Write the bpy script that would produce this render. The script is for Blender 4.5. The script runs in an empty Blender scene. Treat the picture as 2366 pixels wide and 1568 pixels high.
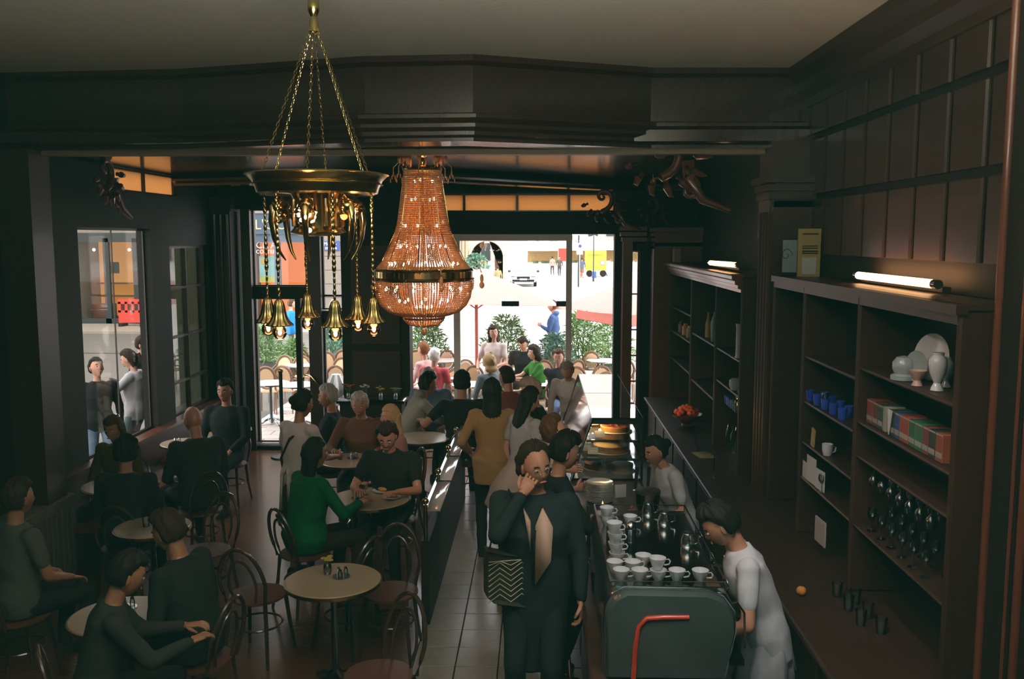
import bpy, bmesh, math, random
import numpy as np
from mathutils import Matrix, Vector, noise
random.seed(7)
C = bpy.context.scene.collection
PI = math.pi
R = math.radians

# ------------------------------------------------------------------ camera, world, exposure
F_PX, CAM_H, PITCH, YAW = 2100.0, 3.30, math.atan(234/2100), math.atan(60/2100)
cam_d = bpy.data.cameras.new('camera')
cam_d.sensor_width = 36.0
cam_d.lens = 36.0*F_PX/2366.0
cam_d.clip_start, cam_d.clip_end = 0.1, 600
cam = bpy.data.objects.new('camera', cam_d); C.objects.link(cam)
cam.location = (0, 0, CAM_H)
cam.rotation_euler = (PI/2-PITCH, 0, YAW)
bpy.context.scene.camera = cam
CR = cam.rotation_euler.to_matrix()

def ray(px, py):
    return (CR @ Vector((px-1183.0, 784.0-py, -F_PX))).normalized()
def atY(px, py, Y):
    d = ray(px, py); return Vector((0, 0, CAM_H)) + d*(Y/d.y)
def atZ(px, py, z):
    d = ray(px, py); return Vector((0, 0, CAM_H)) + d*((z-CAM_H)/d.z)

sc = bpy.context.scene
sc.view_settings.view_transform = 'Standard'
sc.view_settings.look = 'None'
sc.view_settings.gamma = 1.0
sc.view_settings.exposure = 0.0
w = bpy.data.worlds.new('overcast sky'); sc.world = w; w.use_nodes = True
bg = w.node_tree.nodes['Background']
bg.inputs[0].default_value = (0.93, 0.97, 1.0, 1); bg.inputs[1].default_value = 6.4
sc.cycles.max_bounces = 7; sc.cycles.diffuse_bounces = 3; sc.cycles.glossy_bounces = 4
sc.cycles.transparent_max_bounces = 14; sc.cycles.transmission_bounces = 4
sc.cycles.caustics_reflective = False; sc.cycles.caustics_refractive = False
sc.cycles.sample_clamp_indirect = 3.0
sc.cycles.use_denoising = True

def lamp(name, kind, loc, energy, color, size=0.1, size_y=None, rot=(0, 0, 0), portal=False):
    l = bpy.data.lights.new(name, kind); l.energy = energy; l.color = color
    if kind == 'AREA':
        l.size = size
        if size_y: l.shape = 'RECTANGLE'; l.size_y = size_y
        if portal: l.cycles.is_portal = True
    else:
        l.shadow_soft_size = size
    o = bpy.data.objects.new(name, l); C.objects.link(o); o.location = loc; o.rotation_euler = rot
    return o
# daylight portals in the openings (they only guide the sky's light)
lamp('door_daylight', 'AREA', (-0.42, 14.25, 1.7), 1, (1, 1, 1), 3.2, 3.6, (R(90), 0, 0), True)
lamp('side_door_daylight', 'AREA', (-3.8, 14.25, 1.9), 1, (1, 1, 1), 1.9, 3.9, (R(90), 0, 0), True)
lamp('window_daylight', 'AREA', (-5.2, 11.5, 2.1), 1, (1, 1, 1), 2.8, 4.2, (R(90), 0, R(90)), True)
# unseen fill added behind the camera: one brightens the ceiling, one lifts the blacks
lamp('ceiling_fill', 'AREA', (-0.1, 1.95, 3.95), 370, (0.94, 1.0, 0.84), 2.6, 1.4, (R(180-10), 0, 0))
lamp('teal_fill', 'AREA', (0.2, -1.6, 4.5), 27, (0.22, 1.0, 0.90), 3.6, 1.5, (R(55), 0, 0))
def spot(name, loc, tgt, energy, color, ang, blend=.6, r=.08):
    o = lamp(name, 'SPOT', loc, energy, color, r); o.data.spot_size = R(ang); o.data.spot_blend = blend
    o.rotation_euler = (Vector(tgt)-Vector(loc)).to_track_quat('-Z', 'Y').to_euler(); return o
spot('bar_fill', (1.0, 3.6, 4.6), (1.15, 5.3, 1.3), 150, (0.88, 0.95, 1.0), 52)  # added fill on the barman and the cups, no fitting behind it
spot('aisle_fill', (0.1, 4.0, 4.7), (-0.35, 9.8, 1.2), 300, (1.0, 0.86, 0.70), 34)  # added to brighten the queue in the aisle
spot('shelf_fill', (-0.6, 3.9, 4.7), (2.2, 6.3, 1.9), 65, (1.0, 0.90, 0.80), 50)  # added fill for the shelf items, gives the glasses their highlights
spot('table_fill', (-1.9, 5.6, 4.7), (-2.0, 10.6, 0.9), 90, (1.0, 0.80, 0.58), 46)  # weaker fill added over the left tables

# ------------------------------------------------------------------ mesh helper
def frame(d, up=Vector((0, 0, 1))):
    d = d.normalized()
    if abs(d.dot(up)) > 0.98: up = Vector((0, 1, 0))
    x = d.cross(up).normalized(); y = x.cross(d).normalized()
    return x, y
class MB:
    def __init__(s): s.v = []; s.f = []; s.M = Matrix()
    def add(s, vs, fs):
        b = len(s.v); M = s.M
        s.v.extend([tuple(M @ Vector(v)) for v in vs]); s.f.extend([tuple(i+b for i in f) for f in fs]); return s
    def box(s, c, sz, rot=None, taper=1.0):
        hx, hy, hz = sz[0]/2, sz[1]/2, sz[2]/2
        vs = [Vector((x*hx*(taper if z > 0 else 1), y*hy*(taper if z > 0 else 1), z*hz)) for z in (-1, 1) for y in (-1, 1) for x in (-1, 1)]
        if rot is not None:
            m = Matrix.Rotation(rot, 3, 'Z') if isinstance(rot, (int, float)) else rot
            vs = [m @ v for v in vs]
        c = Vector(c); vs = [v+c for v in vs]
        return s.add(vs, [(0, 2, 3, 1), (4, 5, 7, 6), (0, 1, 5, 4), (2, 6, 7, 3), (0, 4, 6, 2), (1, 3, 7, 5)])
    def b2(s, x0, x1, y0, y1, z0, z1):
        return s.box(((x0+x1)/2, (y0+y1)/2, (z0+z1)/2), (abs(x1-x0), abs(y1-y0), abs(z1-z0)))
    def bbox(s, c, sz, ch=0.006, rot=None):     # box with chamfered vertical and top edges
        hx, hy, hz = sz[0]/2, sz[1]/2, sz[2]/2; c = Vector(c); ch = min(ch, hx*.9, hy*.9, hz*.9)
        m = Matrix.Rotation(rot or 0, 3, 'Z'); vs = []
        def ringp(ix, z): return [(-hx+ix, -hy), (hx-ix, -hy), (hx, -hy+ix), (hx, hy-ix), (hx-ix, hy), (-hx+ix, hy), (-hx, hy-ix), (-hx, -hy+ix)], z
        rs = []
        for z, sh in ((-hz, 1), (hz-ch, 0), (hz, 1)):
            pts, _ = ringp(ch, z); k = (1-ch/max(hx, 1e-6), 1-ch/max(hy, 1e-6)) if (sh and z > 0) else (1, 1)
            rs.append([c + m @ Vector((p[0]*k[0], p[1]*k[1], z)) for p in pts])
        return s.rings(rs, True)
    def rings(s, rs, cap=True, close=True):
        n = len(rs[0]); vs = [v for r in rs for v in r]; fs = []
        for i in range(len(rs)-1):
            for j in range(n if close else n-1):
                a = i*n+j; b = i*n+(j+1) % n; fs.append((a, b, b+n, a+n))
        if cap and close:
            fs.append(tuple(range(n-1, -1, -1))); fs.append(tuple((len(rs)-1)*n+j for j in range(n)))
        return s.add(vs, fs)
    def cyl(s, a, b, r, r2=None, n=12, cap=True):
        a = Vector(a); b = Vector(b); x, y = frame(b-a); r2 = r if r2 is None else r2
        return s.rings([[p + (x*math.cos(t)+y*math.sin(t))*q for t in [2*PI*k/n for k in range(n)]] for p, q in ((a, r), (b, r2))], cap)
    def tube(s, pts, r, n=6, closed=False, caps=True):
        pts = [Vector(p) for p in pts]; m = len(pts); rs = []; prev = None
        for i, p in enumerate(pts):
            if closed: d = pts[(i+1) % m]-pts[i-1]
            else: d = pts[min(i+1, m-1)]-pts[max(i-1, 0)]
            if d.length < 1e-9: d = Vector((0, 0, 1))
            d.normalize()
            if prev is None: x, y = frame(d)
            else:
                x = prev - d*prev.dot(d); x = x.normalized() if x.length > 1e-6 else frame(d)[0]; y = d.cross(x)
            prev = x; q = r[i] if isinstance(r, (list, tuple)) else r
            rs.append([p+(x*math.cos(2*PI*k/n)+y*math.sin(2*PI*k/n))*q for k in range(n)])
        if closed:
            vs = [v for rr in rs for v in rr]; fs = []
            for i in range(m):
                for j in range(n):
                    a = i*n+j; b = i*n+(j+1) % n; c2 = ((i+1) % m)*n
                    fs.append((a, b, c2+(j+1) % n, c2+j))
            return s.add(vs, fs)
        return s.rings(rs, caps)
    def lathe(s, prof, c=(0, 0, 0), n=16, axis=None):
        c = Vector(c); rs = []
        for r, z in prof:
            rs.append([c+Vector((max(r, 1e-4)*math.cos(2*PI*k/n), max(r, 1e-4)*math.sin(2*PI*k/n), z)) for k in range(n)])
        if axis is not None:
            q = Vector((0, 0, 1)).rotation_difference(Vector(axis)).to_matrix()
            rs = [[c + q @ (v-c) for v in r] for r in rs]
        return s.rings(rs, True)
    def ell(s, c, r, n=12, m=8, rot=None):
        c = Vector(c); rs = []
        for i in range(m+1):
            t = PI*i/m; t = min(max(t, 0.02), PI-0.02); ring = []
            for k in range(n):
                a = 2*PI*k/n; v = Vector((r[0]*math.sin(t)*math.cos(a), r[1]*math.sin(t)*math.sin(a), r[2]*math.cos(t)))
                ring.append(c + (rot @ v if rot is not None else v))
            rs.append(ring)
        return s.rings(rs, True)
    def caps(s, a, b, r1, r2, n=10):           # capsule with round ends
        a = Vector(a); b = Vector(b); d = (b-a); L = d.length
        if L < 1e-6: return s.ell(a, (r1, r1, r1), n, 6)
        d = d/L; x, y = frame(d); rs = []
        st = [(a-d*r1*.95, .3*r1), (a-d*r1*.65, .76*r1), (a, r1), (a.lerp(b, .5), (r1+r2)/2), (b, r2), (b+d*r2*.65, .76*r2), (b+d*r2*.95, .3*r2)]
        for p, q in st: rs.append([p+(x*math.cos(2*PI*k/n)+y*math.sin(2*PI*k/n))*q for k in range(n)])
        return s.rings(rs, True)
    def prism(s, pts, d):                       # closed outline (3D points) extruded by vector d
        pts = [Vector(p) for p in pts]; d = Vector(d); n = len(pts)
        return s.rings([pts, [p+d for p in pts]], True)
    def mesh(s, name, smooth=False):
        me = bpy.data.meshes.new(name); me.from_pydata(s.v, [], s.f); me.validate()
        if smooth: me.shade_smooth() if hasattr(me, 'shade_smooth') else me.polygons.foreach_set('use_smooth', [True]*len(me.polygons))
        return me
def fix(me):
    bm = bmesh.new(); bm.from_mesh(me); bmesh.ops.recalc_face_normals(bm, faces=bm.faces); bm.to_mesh(me); bm.free()
def smooth_by_angle(me, ang=R(38)):
    bm = bmesh.new(); bm.from_mesh(me); bmesh.ops.recalc_face_normals(bm, faces=bm.faces)
    for f in bm.faces: f.smooth = True
    for e in bm.edges:
        if len(e.link_faces) == 2 and e.calc_face_angle(0) > ang: e.smooth = False
    bm.to_mesh(me); bm.free()
def obj(name, mb, mat, parent=None, smooth=True, kind=None, label=None):
    me = mb.mesh(name) if isinstance(mb, MB) else mb
    if isinstance(mb, MB):
        if smooth: smooth_by_angle(me)
        else: fix(me)
    if mat and not me.materials: me.materials.append(mat)
    o = bpy.data.objects.new(name, me); C.objects.link(o)
    if parent: o.parent = parent
    if kind: o['kind'] = kind
    if label: o['label'] = label
    return o
def tag(o, label, cat, group=None):
    o['label'] = label; o['category'] = cat
    if group: o['group'] = group
    return o
def thing(name, label, cat, loc=(0, 0, 0), rotz=0, group=None):
    o = bpy.data.objects.new(name, None); C.objects.link(o); o.empty_display_size = 0.1
    o.location = loc; o.rotation_euler = (0, 0, rotz)
    return tag(o, label, cat, group)
def one(name, mb, mat, label, cat, loc=(0, 0, 0), rotz=0, group=None):
    o = obj(name, mb, mat); o.location = loc; o.rotation_euler = (0, 0, rotz)
    return tag(o, label, cat, group)
def struct(name, mb, mat, smooth=False, parent=None):
    return obj(name, mb, mat, parent, smooth, None if parent else 'structure')
def dup(root, loc, rotz=None, label=None, group=None, scale=None):
    r = root.copy(); C.objects.link(r); r.location = loc
    if rotz is not None: r.rotation_euler = (0, 0, rotz)
    if label: r['label'] = label
    if group: r['group'] = group
    if scale: r.scale = (scale,)*3 if not isinstance(scale, tuple) else scale
    for ch in list(root.children):
        c = ch.copy(); C.objects.link(c); c.parent = r
        for g in list(ch.children):
            d = g.copy(); C.objects.link(d); d.parent = c
    return r

# ------------------------------------------------------------------ materials
MATS = {}
def pm(name, col, rough=0.5, metal=0.0, var=0.18, scale=12.0, bump=0.0, coat=0.0, spec=0.5, emit=None, es=0.0, stretch=None, trans=0.0, ior=1.45, col2=None):
    m = bpy.data.materials.new(name); m.use_nodes = True; nt = m.node_tree; b = nt.nodes['Principled BSDF']
    tc = nt.nodes.new('ShaderNodeTexCoord'); mp = nt.nodes.new('ShaderNodeMapping'); nt.links.new(tc.outputs['Object'], mp.inputs[0])
    if stretch: mp.inputs['Scale'].default_value = stretch
    n = nt.nodes.new('ShaderNodeTexNoise'); n.inputs['Scale'].default_value = scale; n.inputs['Detail'].default_value = 4
    nt.links.new(mp.outputs[0], n.inputs[0])
    mx = nt.nodes.new('ShaderNodeMixRGB'); nt.links.new(n.outputs[0], mx.inputs[0])
    c2 = col2 or tuple(min(1, c*(1+var)) for c in col)
    mx.inputs[1].default_value = (*[c*(1-var) for c in col], 1); mx.inputs[2].default_value = (*c2, 1)
    nt.links.new(mx.outputs[0], b.inputs['Base Color'])
    b.inputs['Roughness'].default_value = rough; b.inputs['Metallic'].default_value = metal
    b.inputs['Specular IOR Level'].default_value = spec
    b.inputs['Coat Weight'].default_value = coat; b.inputs['Coat Roughness'].default_value = 0.12
    b.inputs['Transmission Weight'].default_value = trans; b.inputs['IOR'].default_value = ior
    if bump:
        bp = nt.nodes.new('ShaderNodeBump'); bp.inputs['Strength'].default_value = bump; bp.inputs['Distance'].default_value = 0.01
        nt.links.new(n.outputs[0], bp.inputs['Height']); nt.links.new(bp.outputs[0], b.inputs['Normal'])
    if emit:
        b.inputs['Emission Color'].default_value = (*emit, 1); b.inputs['Emission Strength'].default_value = es
        m.cycles.emission_sampling = 'NONE'
    MATS[name] = m
    return m
def thin_glass(name, tint=(0.9, 0.95, 0.93), refl=1.0, rough=0.02, base=0.03):
    tint = tuple(math.sqrt(c) for c in tint)      # every pane has two faces
    m = bpy.data.materials.new(name); m.use_nodes = True; nt = m.node_tree; nt.nodes.clear()
    out = nt.nodes.new('ShaderNodeOutputMaterial'); t = nt.nodes.new('ShaderNodeBsdfTransparent'); g = nt.nodes.new('ShaderNodeBsdfGlossy')
    t.inputs[0].default_value = (*tint, 1); g.inputs['Roughness'].default_value = rough
    fr = nt.nodes.new('ShaderNodeFresnel'); fr.inputs[0].default_value = 1.5
    ma = nt.nodes.new('ShaderNodeMath'); ma.operation = 'MULTIPLY_ADD'; ma.inputs[1].default_value = refl; ma.inputs[2].default_value = base
    ma.use_clamp = True
    mix = nt.nodes.new('ShaderNodeMixShader')
    nt.links.new(fr.outputs[0], ma.inputs[0]); nt.links.new(ma.outputs[0], mix.inputs[0]); nt.links.new(t.outputs[0], mix.inputs[1]); nt.links.new(g.outputs[0], mix.inputs[2])
    nt.links.new(mix.outputs[0], out.inputs[0]); MATS[name] = m
    return m
def glow(name, col, s):
    return pm(name, (0.8, 0.7, 0.6), 0.4, emit=col, es=s, var=0.02)

wood = pm('dark mahogany', (0.040, 0.019, 0.012), 0.42, var=0.35, scale=6, stretch=(1, 1, 9), coat=0.08, bump=0.05)
wood_x = pm('dark mahogany beam', (0.040, 0.015, 0.010), 0.22, var=0.35, scale=5, stretch=(9, 1, 1), coat=0.8)
wood_red = pm('red mahogany', (0.12, 0.034, 0.018), 0.35, var=0.3, scale=5, stretch=(1, 1, 8), coat=0.3)
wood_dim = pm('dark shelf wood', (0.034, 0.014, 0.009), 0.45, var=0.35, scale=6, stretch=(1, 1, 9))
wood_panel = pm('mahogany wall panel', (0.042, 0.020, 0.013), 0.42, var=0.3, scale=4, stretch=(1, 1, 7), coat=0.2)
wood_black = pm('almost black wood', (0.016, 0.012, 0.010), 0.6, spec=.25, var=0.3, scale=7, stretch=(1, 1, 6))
bent = pm('dark bentwood', (0.045, 0.024, 0.016), 0.25, var=0.3, scale=10, coat=0.5)
brass = pm('old brass', (0.55, 0.42, 0.17), 0.22, 1.0, var=0.25, scale=25, bump=0.1)
gold = pm('polished gilt brass', (0.78, 0.58, 0.24), 0.16, 1.0, var=0.15, scale=20)
steel = pm('polished steel', (0.62, 0.64, 0.65), 0.14, 1.0, var=0.08, scale=10)
darksteel = pm('dark chrome', (0.20, 0.23, 0.23), 0.12, 1.0, var=0.1, scale=10)
alu = pm('bronze anodised frame', (0.74, 0.68, 0.58), 0.4, 0.0, var=0.1)  # veil glare on the backlit door frame is put into this pale colour
marble = pm('cream marble', (0.44, 0.36, 0.24), 0.28, var=0.14, scale=5, coat=0.3)
white_cer = pm('white glazed china', (0.80, 0.80, 0.80), 0.18, var=0.03, coat=0.4)
glass_w = thin_glass('window glass', (0.94, 0.97, 0.95), 0.35, base=.01)
glass_side = thin_glass('side window glass', (0.70, 0.69, 0.62), 0.10, base=0.01)
glass_side2 = thin_glass('old green side window glass', (0.24, 0.27, 0.19), 0.8)
glass_c = thin_glass('display case glass', (0.86, 0.92, 0.90), 1.6, 0.015, 0.03)
glass_b = thin_glass('drinking glass', (0.84, 0.92, 0.91), 1.6, 0.05, 0.14)
glass_blue = pm('blue glass', (0.025, 0.06, 0.42), 0.08, var=.1, coat=1.0)
glass_shop = thin_glass('shop window glass', (0.92, 0.95, 0.94), 0.08, 0.02, 0.01)
glass_green = thin_glass('green bottle glass', (0.12, 0.28, 0.14), 1.2, 0.04, 0.08)
paper = pm('white paper', (0.72, 0.72, 0.72), 0.7, var=0.04)
# ------------------------------------------------------------------ people
def remesh(mb, vox, smooth=True, it=3, wr=0.0, seed=0):
    me = mb.mesh('tmp'); o = bpy.data.objects.new('tmp', me); C.objects.link(o)
    m = o.modifiers.new('r', 'REMESH'); m.mode = 'VOXEL'; m.voxel_size = vox
    if it:
        s = o.modifiers.new('s', 'SMOOTH'); s.iterations = it; s.factor = 0.5
    dg = bpy.context.evaluated_depsgraph_get(); ev = o.evaluated_get(dg); me2 = bpy.data.meshes.new_from_object(ev)
    bpy.data.objects.remove(o); bpy.data.meshes.remove(me)
    n = len(me2.vertices); co = np.empty(n*3, 'f'); me2.vertices.foreach_get('co', co); co = co.reshape(-1, 3)
    if wr and n:
        no = np.empty(n*3, 'f'); me2.vertex_normals.foreach_get('vector', no); no = no.reshape(-1, 3)
        x, y, z = co.T; ph = seed*1.7
        d = np.sin(22*z+7*np.sin(9*x+ph)+5*np.sin(11*y))*0.55 + np.sin(31*x+17*z+6*np.sin(8*z+ph))*0.45 + np.sin(27*y-19*z+ph)*0.35
        co = co + no*(d*wr)[:, None]
        me2.vertices.foreach_set('co', co.astype('f').ravel())
    return me2
def mesh_data(me):
    n = len(me.vertices); co = np.empty(n*3, 'f'); me.vertices.foreach_get('co', co)
    return [tuple(v) for v in co.reshape(-1, 3).tolist()], [tuple(p.vertices) for p in me.polygons]
def gs(a, b, sx, sz, x, z): return math.exp(-((x-a)/sx)**2-((z-b)/sz)**2)
def head_geo(female, nu=26, nv=20):
    vs = []; fs = []
    for i in range(nv+1):
        t = PI*i/nv; t = min(max(t, .03), PI-.03)
        for k in range(nu):
            a = 2*PI*k/nu; x = math.sin(t)*math.cos(a); y = math.sin(t)*math.sin(a); z = math.cos(t)
            px, py, pz = x*.075, y*.094, z*.118
            if z < 0: px *= 1-(.30 if not female else .38)*(-z)**1.4
            if z < 0 and y < 0: py *= 1-.40*(-z)
            if y > 0:
                py *= .94
                ad = .026*gs(0, -.20, .14, .16, x, z)+.010*gs(0, -.05, .10, .2, x, z) - .010*gs(.36, .02, .16, .10, x, z) - .010*gs(-.36, .02, .16, .10, x, z)
                ad += .005*gs(0, .16, .5, .07, x, z)+.006*gs(0, -.47, .22, .05, x, z)-.004*gs(0, -.53, .2, .03, x, z)+.005*gs(0, -.60, .17, .05, x, z)+.009*gs(0, -.85, .3, .16, x, z)
                ad += .004*gs(.5, -.2, .2, .2, x, z)+.004*gs(-.5, -.2, .2, .2, x, z)
                py += ad*min(1, y*2.2)
            vs.append((px, py, pz))
    for i in range(nv):
        for k in range(nu):
            a = i*nu+k; b = i*nu+(k+1) % nu; fs.append((a, a+nu, b+nu, b))
    mb = MB(); mb.add(vs, fs); mb.f.append(tuple(range(nu))); mb.f.append(tuple(nv*nu+j for j in range(nu-1, -1, -1)))
    for s in (-1, 1): mb.ell((s*.076, -.006, -.008), (.009, .017, .030), 8, 6, Matrix.Rotation(-s*.35, 3, 'Z'))
    return mb.v, mb.f
HEADS = {}
def hair_geo(kind, vol=1.0, nu=40, nv=26):
    mb = MB(); vs = []
    for i in range(nv+1):
        t = PI*i/nv; t = min(max(t, .03), PI-.03)
        for k in range(nu):
            a = 2*PI*k/nu; x = math.sin(t)*math.cos(a); y = math.sin(t)*math.sin(a); z = math.cos(t)
            line = {'short': .50, 'long': .42, 'bun': .50, 'balding': .97, 'receding': .80, 'curly': .45}.get(kind, .5)
            line += .10*abs(x)
            f = 1.0
            if y > -.15:       # front: face free below the hairline, sides stop at the ear
                edge = line if y > .35 else (-.05 if kind not in ('long', 'curly') else -.6) + max(0, (y+.15)/.5)*(line+.05)
                f = min(1, max(0, (z-edge)/.12))
            elif kind in ('short', 'bun', 'balding', 'receding'): f = min(1, max(0, (z+.55)/.2))
            if kind == 'balding' and z > .55: f *= max(0, 1-(z-.55)/.15) if y > -.55 else 1
            th = .016*vol if kind != 'curly' else .032*vol
            if kind == 'short' and z > .3: th *= 1.25
            rr = th*(1+.25*math.sin(13*a+5*z)+.2*math.sin(29*a+9*z))
            if kind == 'curly': rr *= 1+.35*math.sin(9*a+14*z)*math.cos(11*z+5*a)
            e = f*rr-(1-f)*.010
            px, py, pz = x*(.075+e), y*(.094+e)*(1 if y < 0 else .95), z*(.118+e)
            if z < 0 and f > .1: px *= 1-.15*(-z); py *= (1-.25*(-z)) if y < 0 else 1
            elif z < 0: px *= 1-.4*(-z); py *= (1-.45*(-z)) if y < 0 else .9
            vs.append((px, py, pz))
    fs = []
    for i in range(nv):
        for k in range(nu):
            a = i*nu+k; b = i*nu+(k+1) % nu; fs.append((a, a+nu, b+nu, b))
    mb.add(vs, fs)
    def hang(L, w0, w1, d0, d1, y0=-.048, y1=-.085, front=True):
        rs = []; n = 36; m = 12
        for i in range(m+1):
            u = i/m; z = .03-L*u; wv = (w0+(w1-w0)*min(1, u*1.3))*(1 if u < .8 else 1-.35*((u-.8)/.2)); dv = (d0+(d1-d0)*u)*(1 if u < .85 else 1-.4*((u-.85)/.15))
            yc = y0+(y1-y0)*u+ .01*math.sin(u*7)
            rs.append([Vector((wv*math.cos(2*PI*k/n)*(1+.05*math.sin(k*2.7+u*6)), yc+dv*math.sin(2*PI*k/n)*(1+.08*math.sin(k*3.3+u*4)), z)) for k in range(n)])
        mb.rings(rs, True)
    if kind == 'long': hang(.34*vol if vol > 1 else .34, .083, .092, .062, .040)
    if kind == 'curly': hang(.17, .090, .10, .062, .058)
    if kind == 'bun': mb.ell((0, -.115, .03), (.042, .04, .042), 14, 10)
    if kind == 'ponytail':
        mb.tube([(0, -.09, .04), (0, -.135, .02), (0, -.14, -.08), (0, -.12, -.19)], [.022, .028, .024, .006], 12)
    return mb.v, mb.f
def ik(a, t, l1, l2, hint):
    a = Vector(a); t = Vector(t); d = t-a; L = d.length; mx = (l1+l2)*.995
    if L > mx: t = a+d*(mx/L); d = t-a; L = mx
    L = max(L, abs(l1-l2)+.02); u = d.normalized(); q = (l1*l1-l2*l2+L*L)/(2*L); h = math.sqrt(max(l1*l1-q*q, 0))
    hv = Vector(hint); hv = hv-u*hv.dot(u); hv = hv.normalized() if hv.length > 1e-5 else frame(u)[0]
    return a+u*q+hv*h, t
def hand_geo(mb, wrist, d, n, side, curl=.5, k=1.0, spread=.12):
    d = d.normalized(); n = (n-d*n.dot(d)).normalized(); s = d.cross(n).normalized()*side
    wrist = Vector(wrist)
    rs = []
    for u, wv, th in ((-.01, .024, .016), (.02, .032, .014), (.055, .040, .013), (.088, .038, .011)):
        c = wrist+d*u*k; rs.append([c+(s*math.cos(a)*wv+n*math.sin(a)*th)*k for a in [2*PI*j/10 for j in range(10)]])
    mb.rings(rs)
    for i, L in enumerate((.066, .075, .070, .056)):
        off = (.029-.0195*i); p = wrist+(d*.084+s*off)*k; dd = (d+s*(off*spread*22*.35)).normalized()
        pts = [p-d*.012*k, p]; ang = 0
        for j in range(3):
            ang += curl*(.55 if j == 0 else .9); v = dd*math.cos(ang)+n*math.sin(ang); p = p+v*(L*(.42, .33, .25)[j])*k; pts.append(p)
        mb.tube(pts, [.0085*k, .0092*k, .0085*k, .0078*k, .0055*k], 7)
    p = wrist+(d*.022+s*.026)*k; v1 = (d*.62+s*.72+n*.25).normalized(); v2 = (d*.88+s*.28+n*.4*(.5+curl)).normalized()
    mb.tube([p-v1*.012*k, p+v1*.026*k, p+v1*.026*k+v2*.03*k, p+v1*.026*k+v2*.054*k], [.012*k, .0115*k, .010*k, .006*k], 7)
SKIN = pm('skin light', (0.56, 0.30, 0.20), 0.5, var=0.08, scale=30)
SKIN2 = pm('skin ruddy', (0.50, 0.24, 0.15), 0.5, var=0.1, scale=30)
SKIN3 = pm('skin tanned', (0.36, 0.18, 0.10), 0.5, var=0.08, scale=30)
EYE = pm('eye white', (0.7, 0.68, 0.62), 0.2, var=0.02); IRIS = pm('dark iris', (0.02, 0.015, 0.01), 0.2); LIP = pm('lips', (0.42, 0.14, 0.11), 0.5)
HAIRC = {k: pm('hair '+k, c, 0.62, var=0.45, scale=40, stretch=(1, 1, .12), spec=.15) for k, c in
         {'black': (.012, .010, .009), 'dark': (.030, .018, .012), 'brown': (.085, .042, .020), 'grey': (.42, .40, .36), 'blond': (.42, .28, .13), 'ginger': (.22, .085, .035), 'white': (.70, .68, .62), 'greyblond': (.30, .24, .17)}.items()}
CL = {}
def cloth(col, name=None):
    key = tuple(col)
    if key not in CL: CL[key] = pm('cloth %d' % len(CL), col, 0.85, var=0.12, scale=60, bump=0.15, spec=.2)
    return CL[key]
def rotl(v, m): return m @ Vector(v)
PEOPLE = []; LASTF = [1.0, 1.0]
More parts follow.
